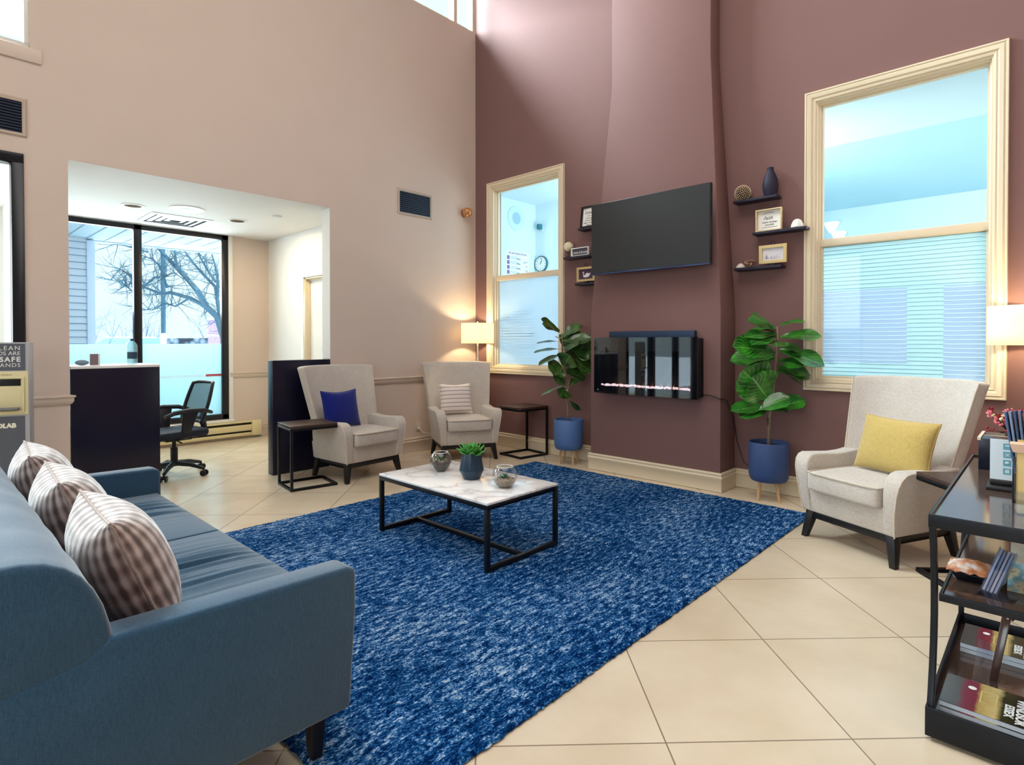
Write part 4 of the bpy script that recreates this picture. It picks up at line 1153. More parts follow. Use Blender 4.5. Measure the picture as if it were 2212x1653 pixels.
# ------------------------------------------------------------------ left wall: air grilles, outlet, amber light
GRF = mat('grille_beige', (186, 168, 150), .5)
def grille(label, y0, y1, z0, z1):
    t = thing('air_grille', label, 'air vent', (0, (y0+y1)/2, (z0+z1)/2), 0, 'wall air grilles')
    w, h = (y1-y0)/2, (z1-z0)/2
    MB().sweep([(-w+.028, -h+.028), (w-.028, -h+.028), (w-.028, h-.028), (-w+.028, h-.028)], [(0, .001), (0, .010), (-.020, .014), (-.028, .006), (-.028, .001)], lambda u, v, q: (q, u, v), closed=True).build('frame', GRF, t, smooth=True, ang=25)
    MB().box(.0008, .002, -w+.02, w-.02, -h+.02, h-.02).build('backing', mat('vent_dark', (10, 14, 26), .6), t)
    mb = MB(); n = 11
    for k in range(n):
        z = -h+.034+(2*h-.068)*k/(n-1)
        mb.hexa([(.003, -w+.026, z-.004), (.012, -w+.026, z-.010), (.012, w-.026, z-.010), (.003, w-.026, z-.004)], [(.003, -w+.026, z+.0), (.013, -w+.026, z-.006), (.013, w-.026, z-.006), (.003, w-.026, z+.0)])
    mb.build('louvre_slats', mat('vent_slat', (62, 78, 104), .4, metal=.3), t)
grille('wall air grille with dark louvres, above the chairs near the room corner', -1.18, -.697, 2.665, 2.95)
grille('wall air grille with dark louvres, above the black glazed entrance frame', -4.80, -4.32, 2.687, 2.957)
ol = thing('wall_outlet', 'beige wall outlet with plugged cord low on the left wall', 'outlet', (0, -.90, .285))
MB().box(.0005, .006, -.036, .036, -.058, .058).build('cover_plate', TRIMB, ol, bevel=.002)
MB().box(.006, .009, -.017, .017, -.034, .034).build('socket', mat('outlet_cream', (216, 204, 184), .4), ol, bevel=.001)
pc = MB().tube([(.012, -.90, .262), (.03, -.885, .24), (.032, -.85, .205), (.028, -.76, .185), (.03, -.70, .18)], .005, 8).build('lamp_cord', WHITEP, smooth=True); tag(pc, 'white plug cord running from the wall outlet behind the chair', 'cord')
MB().box(.009, .022, -.012, .012, -.035, -.01).build('plug', WHITEP, ol, bevel=.003)
AMB = mat('amber_glass', (132, 84, 46), .12, spec=.8, noise=(14, .7), coat=.5, emit=((255, 170, 80), .12))
al = thing('wall_light', 'round amber glass wall light high on the left wall near corner', 'wall light', (0, -.195, 2.825))
MB().sphere((.060, 0, 0), .062, 20, 14).build('globe', AMB, al, smooth=True, ang=180)
MB().tube([(0.0005, 0, 0), (.012, 0, 0)], [.05, .046], 20).build('wall_plate', mat('copper', (170, 116, 84), .3, metal=.9), al, smooth=True)

# ------------------------------------------------------------------ hand sanitiser stand
hs = thing('sanitizer_stand', 'grey and cream hand sanitizer dispenser stand at left behind the sofa', 'sanitizer stand', (.215, -4.52, 0))
ang = math.atan2(.942, .336)         # local +X runs along the face
hs.rotation_euler = (0, 0, ang)
w = .18; D = .10
MB().box(-w, w, 0, D, .02, 1.245).build('cabinet', mat('stand_grey', (176, 178, 184), .4, metal=.2), hs, bevel=.004)
MB().box(-w-.03, w+.03, -.14, D+.06, 0, .02).build('base_plate', SILVER, hs, bevel=.003)
DARKP = mat('charcoal_poster', (84, 88, 98), .45, noise=(5, .2))
MB().box(-w+.004, w-.022, -.003, 0, 1.058, 1.236).build('poster', DARKP, hs, label='charcoal clean hands poster')
lt = mat('poster_white', (228, 228, 226), .6)
for s, size, z, bd, sp in (('CLEAN', .040, 1.205, 0, 1.25), ('HANDS ARE', .036, 1.170, 0, 1.0), ('SAFE', .044, 1.130, .0016, 1.25), ('HANDS', .036, 1.092, 0, 1.2)):
    text(s, size, basis((w-.046, -.0035, z), (1, 0, 0), (0, 0, 1), (0, -1, 0)), lt, hs, align='RIGHT', bold=bd, spacing=sp)
CRM = mat('dispenser_cream', (224, 214, 168), .4)
mb = MB(); mb.box(-w+.004, w-.006, -.006, 0, .762, 1.052); mb.build('dispenser_panel', CRM, hs, bevel=.003)
MB().sweep([(-w+.03, .79), (w-.035, .79), (w-.035, 1.005), (-w+.03, 1.005)], [(0, 0), (0, .012), (-.010, .012), (-.010, 0)], lambda u, v, q: (u, -.006-q, v), closed=True).build('recess_rim', CRM, hs, bevel=.003)
MB().box(-w+.035, w-.045, -.0075, -.006, .955, 1.0).build('sensor_window', BLACKF, hs, bevel=.001, label='black sensor window')
MB().box(-w+.03, w-.05, -.055, -.006, .797, .812).build('drip_tray', mat('tray_grey', (120, 120, 124), .4), hs, bevel=.003)
text('Hand Sanitizer', .016, basis((w-.09, -.0065, 1.030), (1, 0, 0), (0, 0, 1), (0, -1, 0)), mat('tan_print', (150, 136, 96), .6), hs, align='RIGHT')
MB().box(-w+.004, w-.026, -.003, 0, .06, .752).build('lower_panel', DARKP, hs, label='charcoal lower panel')
text('ECOLAB', .040, basis((w-.072, -.0035, .690), (1, 0, 0), (0, 0, 1), (0, -1, 0)), mat('logo_cream', (240, 236, 214), .5), hs, align='RIGHT', bold=.0022)

# ------------------------------------------------------------------ reception counter, half wall and office things
rc = thing('reception_counter', 'dark navy reception counter with white top behind the sofa', 'counter', (-.2, -3.8, 0))
MB().box(-.03, 0, -4.085, -3.503, 0, 1.045).build('front_panel', NAVYP, rc, bevel=.003, world=True)
MB().box(-.42, .003, -4.085, -3.50, 1.045, 1.066).build('countertop', WHITEP, rc, bevel=.003, world=True)
MB().box(-.42, -.03, -3.535, -3.503, 0, 1.045).build('end_panel', NAVYP, rc, bevel=.003, world=True)
MB().box(-.40, -.03, -4.08, -3.54, .70, .73).build('desk_shelf', WHITEP, rc, world=True)
hwl = MB().box(-.105, 0, -2.577, OP[1]-.001, 0, 1.072).build('half_wall', NAVYP, bevel=.003); tag(hwl, 'dark navy half wall with lit end face behind the navy-cushion armchair', 'half wall')
bt = thing('water_bottle', 'clear water bottle with dark label standing on the reception counter', 'bottle', (-.16, -3.655, 1.066))
BG = film('bottle_plastic', (170, 214, 222), .3, .6)
MB().lathe([(.001, .001), (.031, .0), (.036, .006), (.036, .145), (.030, .165), (.014, .185), (.013, .192), (.001, .192)], n=20).build('bottle', BG, bt, smooth=True)
MB().lathe([(.0365, .045), (.0368, .045), (.0368, .100), (.0365, .100)], n=20).build('label', mat('bottle_label', (34, 66, 84), .5, noise=(60, .8)), bt, smooth=True)
MB().lathe([(.015, .190), (.015, .206), (.001, .206)], n=14).build('cap', mat('bottle_cap', (18, 52, 62), .4), bt, smooth=True)
ch_ = thing('card_holder', 'small white card holder with grey front on the reception counter', 'card holder', (-.12, -3.915, 1.066))
MB().box(-.02, .0, -.03, .036, 0, .09).build('card', WHITEP, ch_, bevel=.002)
MB().box(.0005, .003, -.03, .022, .004, .088).build('front_card', mat('mauve_grey', (128, 112, 118), .6), ch_)
o = MB().sphere((0, 0, .012), .03, 12, 8, (1, 1.5, .75)).build('computer_mouse', mat('mouse_grey', (120, 140, 160), .4), smooth=True, ang=180)
o.location = (-.15, -3.99, 1.0765); tag(o, 'small grey rounded device at the end of the reception counter', 'computer mouse')

oc = thing('office_chair', 'black mesh-back office chair on casters behind reception counter', 'office chair', (-.70, -3.20, 0), math.radians(8)); oc.scale = (.97, .97, .97)
OB = mat('chair_black', (22, 26, 36), .45)
for k in range(5):
    a = k*2*PI/5+.55; c, s = math.cos(a), math.sin(a)
    mb = MB(); mb.tube([(c*.03, s*.03, .115), (c*.16, s*.16, .105), (c*.29, s*.29, .072)], [.026, .022, .015], 8)
    lg = mb.build('base_arm', OB, oc, smooth=True)
    mb = MB()
    for q in (-1, 1): mb.cyl((c*.30-s*.012*q, s*.30+c*.012*q, .028), (c*.30-s*.028*q, s*.30+c*.028*q, .028), .028, 14)
    mb.cyl((c*.30, s*.30, .028), (c*.295, s*.295, .075), .009, 8); mb.cyl((c*.30-s*.028, s*.30+c*.028, .028), (c*.30+s*.028, s*.30-c*.028, .028), .008, 8)
    mb.build('caster', OB, oc, smooth=True)
MB().cyl((0, 0, .09), (0, 0, .27), .032, 16).cyl((0, 0, .27), (0, 0, .36), .018, 12).build('gas_lift', OB, oc, smooth=True)
MB().box(-.11, .11, -.12, .12, .34, .375).build('tilt_mechanism', OB, oc, bevel=.008)
MB().tube([(.10, -.02, .345), (.22, -.03, .335)], .007, 6).build('lever', OB, oc, smooth=True)
mb = MB(); mb.hexa([(-.22, -.25, .375), (.22, -.25, .375), (.22, .23, .375), (-.22, .23, .375)], [(-.235, -.26, .44), (.235, -.26, .44), (.23, .23, .45), (-.23, .23, .45)])
mb.build('seat', mat('seat_fabric', (30, 40, 56), .8), oc, bevel=.03, seg=4)
def bkp(u, v):
    z = .50+.37*v; w = .19+.03*math.sin(PI*min(1, v*.9+.1)); 
    return (w*u,   .20+.115*v-.05*(1-u*u)*-1*.4-.04*abs(u)**2, z)
pts = [bkp(-1, k/8) for k in range(9)]+[bkp(-1+2*k/8, 1.03) for k in range(1, 8)]+[bkp(1, 1-k/8) for k in range(9)]+[bkp(1-2*k/8, 0) for k in range(1, 8)]
MB().tube(pts, .017, 8, closed=True).build('back_frame', OB, oc, smooth=True, ang=180)
MESH = film('chair_mesh', (60, 72, 92), .3, .45)
mb = MB(); G = [[mb.V(*bkp(-1+2*i/10, j/10)) for i in range(11)] for j in range(11)]
for j in range(10):
    for i in range(10): mb.F([G[j][i], G[j][i+1], G[j+1][i+1], G[j+1][i]])
mb.build('mesh_back', MESH, oc, smooth=True, ang=180, solid=.003)
MB().tube([(0, .02, .37), (0, .22, .37), (0, .285, .43), (0, .27, .52), (0, .285, .62)], [.03, .03, .032, .03, .02], 8).build('back_support', OB, oc, smooth=True)
for s in (-1, 1):
    a_ = MB().tube([(s*.27, -.20, .595), (s*.27, -.12, .625), (s*.27, .02, .640), (s*.265, .16, .63), (s*.22, .25, .60)], [.018, .022, .022, .022, .016], 8).build('armrest', OB, oc, smooth=True)
    MB().hexa([(s*.20-.012, -.03, .37), (s*.20+.012, -.03, .37), (s*.20+.012, .04, .37), (s*.20-.012, .04, .37)], [(s*.27-.016, -.04, .63), (s*.27+.016, -.04, .63), (s*.27+.016, .10, .63), (s*.27-.016, .10, .63)]).build('arm_bracket', OB, a_, bevel=.008)

ht = thing('baseboard_heater', 'cream electric baseboard heater below the alcove window', 'heater', (XA, -3.0, 0))
y0, y1 = -4.6, -1.715
CH = mat('heater_cream', (222, 206, 160), .4)
def hp(pr, nm, m, a=y0, b=y1, **k): return MB().prism(pr, lambda p, c: (XA+p, a, c), lambda p, c: (XA+p, b, c)).build(nm, m, ht, world=True, **k)
hp([(.001, .035), (.012, .035), (.012, .224), (.001, .224)], 'back_plate', CH)
hp([(.055, .10), (.062, .10), (.066, .175), (.060, .178)], 'front_cover', CH, bevel=.002)
hp([(.012, .205), (.07, .205), (.074, .222), (.012, .224)], 'top_cover', CH, bevel=.002)
hp([(.012, .036), (.058, .036), (.064, .075), (.058, .078), (.05, .046), (.012, .046)], 'bottom_lip', CH, bevel=.002)
hp([(.013, .05), (.04, .05), (.04, .20), (.013, .20)], 'heating_element', mat('heater_dark', (44, 34, 30), .6))
MB().box(XA+.001, XA+.078, y1-.12, y1, .034, .225).build('end_cap', CH, ht, world=True, bevel=.003)
# alcove ceiling fittings
def ring(mb, c, r0, r1, z0, z1, n=28): mb.lathe([(r0, z0), (r1, z0), (r1, z1), (r0, z1), (r0, z0)], c, n, cap=False)
for i, (x, y, lab) in enumerate(((-1.324, -3.37, 'recessed brass-lined downlight in alcove ceiling, left of the air diffuser'), (-1.314, -2.378, 'recessed brass-lined downlight in alcove ceiling, right of the air diffuser'))):
    t = thing('recessed_light', lab, 'ceiling light', (x, y, OPZ), 0, 'alcove downlights')
    mb = MB(); ring(mb, (0, 0, 0), .075, .10, -.006, 0); mb.build('trim_ring', WHITEP, t, smooth=True)
    MB().lathe([(.075, -.003), (.074, -.0015), (.001, -.001)], n=24).build('reflector', mat('brass_reflector', (92, 74, 40), .95, spec=.1), t, smooth=True)
t = thing('ceiling_speaker', 'round white ceiling speaker in the alcove ceiling', 'speaker', (-1.09, -2.957, OPZ))
mb = MB(); ring(mb, (0, 0, 0), .085, .155, -.008, 0); mb.build('trim_ring', WHITEP, t, smooth=True)
MB().lathe([(.085, -.006), (.05, -.010), (.001, -.011)], n=24).build('grille', mat('speaker_grey', (214, 216, 218), .6), t, smooth=True)
o = MB().lathe([(.055, 0), (.055, -.012), (.03, -.02), (.001, -.02)], n=20).build('smoke_detector', WHITEP, smooth=True); o.location = (-.77, -2.186, OPZ); tag(o, 'small flat white detector in the alcove ceiling near the door', 'smoke detector')
t = thing('air_diffuser', 'square four-way metal air diffuser in the alcove ceiling', 'air vent', (-1.79, -2.86, OPZ))
DF = mat('diffuser_white', (196, 206, 214), .4)
for r_, wv in ((.30, .05), (.222, .038), (.155, .036), (.088, .036)):
    MB().sweep([(-r_, -r_), (r_, -r_), (r_, r_), (-r_, r_)], [(0, -.003), (wv, -.009), (wv, -.011), (0, -.005)], lambda u, v, q: (u, v, q), closed=True).build('vane_ring', DF, t)
MB().box(-.29, .29, -.29, .29, -.0015, -.0005).build('backing', mat('duct_dark', (22, 26, 34), .8), t)
# ------------------------------------------------------------------ trolley shelf at the right with its contents
cart = thing('console_trolley', 'three-tier dark metal and walnut trolley shelf at the right edge', 'trolley', (5.25, -2.1, 0))
IRON = mat('dark_iron', (22, 26, 34), .38, metal=.4, noise=(18, .3))
cx0, cx1 = 4.995, 5.50
def tray(name, y0, y1, z, lip, th=.018, cx0=cx0):
    MB().box(cx0+.008, cx1-.008, y0+.008, y1-.008, z-th, z).build(name, CARTW, cart, world=True)
    f = MB(); x0, x1 = cx0, cx1; z0, z1 = z-lip[0], z+lip[1]
    f.sweep([(x0, y0), (x1, y0), (x1, y1), (x0, y1)], [(0, z0), (0, z1), (.009, z1), (.009, z0)], xy, closed=True)
    f.build('tray_rim', IRON, cart, bevel=.0015, world=True)
tray('top_tray', -2.70, -1.37, .695, (.034, .008))
tray('middle_tray', -2.70, -1.75, .452, (.018, .006), cx0=5.024)
tray('bottom_tray', -2.735, -1.86, .064, (.05, .040))
for s in (0, 1):
    x = cx0+.010 if s == 0 else cx1-.010
    for yt, ym, yb in ((-2.685, -2.635, -2.72), (-1.62, -1.82, -1.87)):
        pts = []
        for k in range(9):
            t = k/8; z = .055+.61*t
            y = yb*(1-t)**2+2*t*(1-t)*(2*ym-(yb+yt)/2)+yt*t*t
            pts.append((x, y, z))
        mb = MB(); mb.rings([[(p[0]-.009, p[1]-.013, p[2]), (p[0]+.009, p[1]-.013, p[2]), (p[0]+.009, p[1]+.013, p[2]), (p[0]-.009, p[1]+.013, p[2])] for p in pts])
        mb.build('leg', IRON, cart, world=True, bevel=.002)
for x in (cx0+.04, cx1-.04):
    for y in (-2.68, -1.91): MB().cyl((x, y, 0), (x, y, .02), .018, 12).build('foot', IRON, cart, world=True)
ZT0 = .695
# white sign with app icons on a black base
sg = thing('sign_holder', 'white card with four teal icons standing in a black base', 'sign', (5.155, -2.09, ZT0))
MB().box(-.056, .075, -.055, .10, 0, .014).build('base', BLACKW, sg, bevel=.003)
MB().box(-.048, .07, -.012, .030, .014, .034).build('slot', BLACKW, sg, bevel=.003)
MB().box(-.048, .07, .0, .006, .026, .185).build('card', mat('sign_card', (226, 238, 246), .5), sg)
IC = mat('icon_teal', (108, 176, 190), .5)
mb = MB(); ICW = MB()
for k in range(4):
    z = .056+k*.031; x = -.010
    mb.sweep([(x, z), (x+.023, z), (x+.023, z+.023), (x, z+.023)], [(0, 0), (0, .0008), (.005, .0008), (.005, 0)], lambda u, v, q: (u, -q, v), closed=True)
    if k == 1: mb.box(x+.003, x+.021, -.0006, 0, z+.003, z+.021); ICW.sphere((x+.0115, -.0008, z+.012), .0055, 8, 6, (1.2, .2, .8))
    if k == 2: mb.tube([(x+.0115+.005*math.cos(a*.7854), -.0006, z+.0115+.005*math.sin(a*.7854)) for a in range(8)], .0008, 4, closed=True)
    if k == 3: mb.box(x+.003, x+.021, -.0006, 0, z+.003, z+.012)
mb.build('icon', IC, sg); ICW.build('icon_glyph', WHITEP, sg)
# acrylic brochure holder with tan brochures
bh = thing('brochure_holder', 'clear acrylic holder of tan brochures at front of trolley top', 'brochure holder', (5.25, -2.44, ZT0))
mb = MB(); t_ = .0022
mb.box(-.058, -.058+t_, -.05, .02, 0, .15).box(.058-t_, .058, -.05, .02, 0, .15).box(-.056, .056, .018, .02, 0, .22).box(-.056, .056, -.05, -.05+t_, 0, .075).box(-.056, .056, -.048, .018, 0, t_)
mb.build('holder', ACRYL, bh)
TAN = mat('tan_brochure', (214, 178, 104), .6, noise=(50, .2)); TAN2 = mat('pink_beige_cover', (216, 180, 156), .5)
for k in range(6):
    M = Matrix.Translation((0, -.042+k*.010, .006)) @ Matrix.Rotation(-.06-.012*k, 4, 'X')
    b_ = MB().box(-.050-.004*(k % 2), .050, 0, .004, 0, .215+.006*(k % 3), M).build('brochure', TAN if k % 2 else mat('golden_brochure', (226, 196, 130), .6), bh)
mb = MB(); mb.hexa([(-.062, -.046, .20), (.045, -.046, .20), (.045, -.03, .20), (-.062, -.03, .20)], [(-.070, -.048, .226), (.045, -.048, .226), (.045, -.028, .232), (-.070, -.028, .232)]); mb.build('folded_cover', TAN2, bh)
# bundle of dark blue pamphlets in a tall holder behind it
bp = thing('pamphlet_rack', 'tall rack of fanned dark blue pamphlets on the trolley top', 'pamphlet rack', (5.245, -2.285, ZT0))
MB().box(-.065, .065, -.028, .04, 0, .16).build('rack', mat('rack_smoke', (26, 30, 40), .3), bp, bevel=.003)
for k in range(13):
    M = Matrix.Translation((-.056+k*.0092, -.01, .10)) @ Matrix.Rotation(-.14+.016*k, 4, 'Y') @ Matrix.Rotation(-.05, 4, 'X')
    MB().box(-.0036, .0036, -.02, .07, 0, .222-.0022*abs(k-5), M).build('pamphlet', mat('pamphlet_blue_%d' % k, ((66, 88, 126), (112, 134, 160), (48, 66, 104), (84, 108, 136))[k % 4], .5), bp, bevel=.002)
# black box with pale edge, flowers
bb_ = thing('keepsake_box', 'black box with cream edge on the trolley top behind the sign', 'box', (5.145, -1.60, ZT0))
MB().box(-.10, .14, -.12, .12, 0, .135).build('box', mat('box_black', (16, 22, 40), .25), bb_, bevel=.002)
MB().box(-.104, -.092, -.122, .122, .127, .139).build('edge_strip', CREAM, bb_, label='cream edge strip')
MB().box(-.09, .14, -.006, .0, .1352, .137).build('seam', CREAM, bb_)
fwv = thing('flower_arrangement', 'red and pink flowers with cream blooms behind the black box', 'flowers', (5.14, -1.425, ZT0))
MB().lathe([(.03, 0), (.045, .03), (.05, .08), (.035, .12), (.04, .135), (.034, .13)], n=20).build('vase', mat('flower_vase', (60, 44, 48), .4), fwv, smooth=True)
rnd = random.Random(12)
st = MB(); rd = MB(); pk = MB(); cr = MB()
for k in range(34):
    a = rnd.uniform(0, 6.28); rr = rnd.uniform(.02, .10); z = rnd.uniform(.15, .235)
    c = (rr*math.cos(a), rr*math.sin(a), z)
    st.tube([(0, 0, .11), (c[0]*.5, c[1]*.5, .11+(z-.11)*.7), c], [.0016, .0014, .001], 4)
    tgt = rd if k % 2 else (pk if k % 5 else cr)
    for q in range(5): tgt.sphere((c[0]+rnd.uniform(-.014, .014), c[1]+rnd.uniform(-.014, .014), c[2]+rnd.uniform(-.012, .012)), rnd.uniform(.0035, .0065), 8, 6)
st.build('stems', mat('twig_brown', (84, 44, 34), .8), fwv)
rd.build('red_blossoms', mat('red_bloom', (150, 26, 44), .6), fwv)['kind'] = 'stuff'
pk.build('pink_blossoms', mat('pink_bloom', (232, 120, 132), .6), fwv)['kind'] = 'stuff'
cr.build('cream_blossoms', mat('cream_bloom', (236, 220, 170), .6), fwv)['kind'] = 'stuff'
# middle tray: snack tub, acrylic holders, picture cards
ZM = .452
sn = thing('snack_tray', 'glossy orange-brown snack packet on a small black tray', 'snack packet', (5.085, -2.47, ZM))
MB().hexa([(-.035, -.04, 0), (.045, -.04, 0), (.045, .06, 0), (-.035, .06, 0)], [(-.05, -.052, .028), (.055, -.052, .028), (.055, .07, .028), (-.05, .07, .028)]).build('tray', BLACKF, sn, bevel=.003)
mb = MB(); n = 10; G = []
for j in range(n+1):
    G.append([mb.V(-.062+.125*i/n, -.06+.14*j/n, .034+.022*math.sin(PI*i/n)*math.sin(PI*j/n)+.004*math.sin(i*2.3+j*1.7)) for i in range(n+1)])
for j in range(n):
    for i in range(n): mb.F([G[j][i], G[j][i+1], G[j+1][i+1], G[j+1][i]])
PK = mat('packet_film', (190, 110, 70), .15, spec=.8); q = NT(PK); q.l(q.ramp(q.noise(18, 3), [(.36, lin((232, 222, 214))), (.5, lin((206, 134, 92))), (.68, lin((150, 74, 42)))]), q.b.inputs['Base Color'])
mb.build('packet', PK, sn, smooth=True, ang=180, solid=.004)
hold = thing('leaflet_holder', 'clear acrylic leaflet holder leaning on the middle shelf of the trolley', 'leaflet holder', (5.135, -2.57, ZM))
hold.rotation_euler = (0, 0, math.radians(-10))
M = Matrix.Rotation(.24, 4, 'Y') @ Matrix.Rotation(-.52, 4, 'X')
mb = MB(); mb.box(-.022, -.02, 0, .05, .0, .155, M).box(.02, .022, 0, .05, 0, .155, M).box(-.02, .02, 0, .002, 0, .15, M).box(-.02, .02, .048, .05, 0, .16, M)
mb.build('holder', ACRYL, hold)
for k in range(4): MB().box(-.0175+.0095*k, -.0115+.0095*k, .006, .046, .004, .150-.006*(k % 2), M).build('leaflet', mat('leaflet_grey_%d' % k, ((196, 202, 214), (150, 158, 178), (214, 204, 210), (176, 188, 204))[k], .3), hold)
MB().box(-.02, .07, -.045, .02, .0, .003).build('foot', ACRYL, hold)
def card(name, label, cat, loc, w, h, m, lean, rz):
    t = thing(name, label, cat, loc, rz); M = Matrix.Rotation(-lean, 4, 'X')
    MB().box(-w/2-.004, w/2+.004, .002, .007, -.0+.002, h, M).build('holder', ACRYL, t)
    MB().box(-w/2, w/2, -.001, .0015, .002, h, M).build('print', m, t)
    return t
LAND = mat('landscape_print', (150, 160, 150), .35); q = NT(LAND); q.l(q.ramp(q.noise(15, 4), [(.36, lin((60, 56, 48))), (.46, lin((214, 198, 160))), (.54, lin((120, 168, 178))), (.66, lin((196, 220, 230)))]), q.b.inputs['Base Color'])
card('picture_card', 'landscape picture card lying back in clear stand on the middle shelf', 'picture card', (5.235, -2.51, ZM), .115, .12, LAND, 1.0, 0)
card('picture_card', 'second pale picture card standing behind the landscape card', 'picture card', (5.235, -2.28, ZM), .12, .11, mat('pale_card', (206, 196, 176), .4, noise=(24, .4)), .6, 0)
# bottom tray: two stacks of magazines and an acrylic easel between them
ZB = .064
COV = mat('magazine_cover', (90, 90, 90), .22, spec=.6); q = NT(COV); sxyz = q.n('ShaderNodeSeparateXYZ'); q.l(q.tc.outputs['Object'], sxyz.inputs[0])
u = q.math('ADD', sxyz.outputs[0], q.math('MULTIPLY', q.math('SUBTRACT', q.noise(30, 3), .5), .02))
col = q.ramp(q.math('MULTIPLY_ADD', u, 3.6, .5), [(.13, lin((74, 76, 78))), (.20, lin((130, 30, 66))), (.30, lin((138, 46, 70))), (.335, lin((206, 176, 104))), (.48, lin((232, 206, 140))), (.54, lin((52, 60, 34))), (.66, lin((22, 26, 18)))])
q.l(q.mix(q.math('MULTIPLY', q.noise(60, 4), .5), col, lin((70, 54, 40))), q.b.inputs['Base Color'])
PAGES = mat('page_edges', (206, 216, 226), .8, noise=(90, .12))
def mag_stack(y, label, n, hgt):
    for k in range(n):
        z = ZB+.001+hgt*k
        dx, dy = random.uniform(-.003, .003), random.uniform(-.003, .003)
        t = thing('magazine', label[k], 'magazine', (5.165+dx, y+dy, z), random.uniform(-.012, .012), 'visitor magazines on the bottom shelf')
        MB().box(-.139, .139, -.10, .10, 0, hgt-.0022).build('pages', PAGES, t)
        MB().box(-.140, .140, -.101, .101, hgt-.0022, hgt-.0006).build('cover', COV, t)
        if k == n-1:
            Mx = lambda o: basis(o, (0, -1, 0), (1, 0, 0), (0, 0, 1))
            tw = mat('cover_white', (240, 240, 238), .5)
            text('WINDSOR', .034, Mx((.052, -.010, hgt)), tw, t, bold=.0012, ext=.0003)
            text('ESSEX', .030, Mx((.024, -.025, hgt)), tw, t, bold=.0012, ext=.0003)
            mb = MB(); mb.sweep([(-.047, -.03), (-.004, -.03), (-.004, .05), (-.047, .05)], [(0, hgt-.0006), (0, hgt), (.004, hgt), (.004, hgt-.0006)], xy, closed=True); mb.build('cover_frame', mat('cover_gold', (214, 190, 120), .4), t)
            MB().sphere((-.070, .05, hgt-.0008), .012, 12, 6, (1, 1, .12)).build('cover_badge', tw, t)
mag_stack(-2.58, ('visitor magazine at the base of the front stack', 'visitor magazine second in the front stack', 'visitor magazine with white title on top of the front stack, bottom shelf'), 3, .016)
mag_stack(-2.06, ('visitor magazine at the base of the rear stack', 'visitor magazine with white title on top of the rear stack, bottom shelf'), 2, .018)
ez = thing('display_easel', 'clear and brown acrylic display easel between the magazine stacks', 'easel', (5.135, -2.33, ZB))
BRN = mat('brown_acrylic', (74, 50, 44), .15, spec=.8)
M = Matrix.Rotation(.30, 4, 'Y') @ Matrix.Rotation(-.35, 4, 'X')
MB().hexa([(-.010, -.002, .002), (.012, -.002, .002), (.012, .004, .002), (-.010, .004, .002)], [(.020, .070, .22), (.046, .070, .22), (.046, .076, .22), (.020, .076, .22)]).build('spine', BRN, ez, bevel=.001)
mb = MB()
for k, (a, b_) in enumerate(((.024, .014), (.034, .046), (.044, .066))): mb.tube([(a, .070, .205), (b_+.004, .078, .25-.008*k)], [.006, .0015], 6)
mb.build('spikes', BRN, ez)
MB().hexa([(-.055, -.03, .002), (-.008, -.045, .002), (-.008, -.04, .002), (-.055, -.025, .002)], [(-.04, .03, .13), (.0, .015, .11), (.0, .02, .11), (-.04, .035, .13)]).build('wing', ACRYL, ez)
MB().tube([(.02, -.03, .006), (.05, -.04, .02), (.075, -.05, .006)], .003, 6).build('clip', ACRYL, ez, smooth=True)

# ------------------------------------------------------------------ things in the blue room
sp = thing('wall_speaker', 'round white speaker on the side wall seen through the small window', 'speaker', (-.25, 1.005, 2.985), 0)
MB().tube([(.001, 0, 0), (.016, 0, 0)], [.172, .166], 36).build('rim', mat('speaker_rim', (190, 226, 240), .5), sp, smooth=True)
MB().tube([(.016, 0, 0), (.019, 0, 0)], [.085, .083], 30).build('grille', mat('speaker_grille', (150, 190, 210), .6), sp, smooth=True)
po = thing('safety_poster', 'CPR and resuscitation wall poster behind the small window', 'poster', (-.249, 1.04, 2.2), 0)
MB().box(.0, .003, -.24, .24, -.34, .325).build('sheet', mat('poster_sheet', (226, 240, 246), .6), po)
Mp = lambda o: basis(o, (0, 1, 0), (0, 0, 1), (1, 0, 0))
text('CPR AND RESUSCITATION', .036, Mp((.0035, 0, .288)), mat('poster_purple', (116, 84, 130), .6), po, bold=.0006, sx=.88)
mb = MB(); mc = MB(); rnd = random.Random(3)
for k in range(8):
    z = .225-.068*k
    mc.box(.003, .004, -.215, -.165, z-.026, z+.026)
    for q_ in range(3): mb.box(.003, .0036, -.145, -.145+rnd.uniform(.12, .2), z+.014-.014*q_, z+.018-.014*q_)
    mb.box(.003, .0036, -.02, .06, z-.016, z-.002)
for k in range(9): mb.tube([(.0036, .12+rnd.uniform(0, .1), .20-.06*k), (.0036, .12+rnd.uniform(0, .1), .17-.06*k), (.0036, .12+rnd.uniform(0, .1), .19-.06*k)], .004, 4)
mb.build('printed_lines', mat('poster_ink', (96, 140, 166), .6), po)
mc.build('pictograms', mat('poster_badge', (110, 96, 150), .6), po)
ck = thing('wall_clock', 'round dark-rimmed wall clock in the blue room behind small window', 'clock', (-.128, 1.43, 2.374))
MB().tube([(0, -.001, 0), (0, -.030, 0)], [.118, .116], 36).build('rim', mat('clock_rim', (42, 104, 118), .4), ck, smooth=True)
MB().tube([(0, -.030, 0), (0, -.0315, 0)], [.100, .100], 36).build('dial', mat('clock_dial', (226, 240, 242), .5), ck)
CI = mat('clock_ink', (52, 100, 112), .5)
for k in range(12):
    a = PI/2-2*PI*(k+1)/12
    text(str(k+1), .026, basis((.080*math.cos(a), -.0322, .080*math.sin(a)), (1, 0, 0), (0, 0, 1), (0, -1, 0)), CI, ck, name='numeral', bold=.0008)
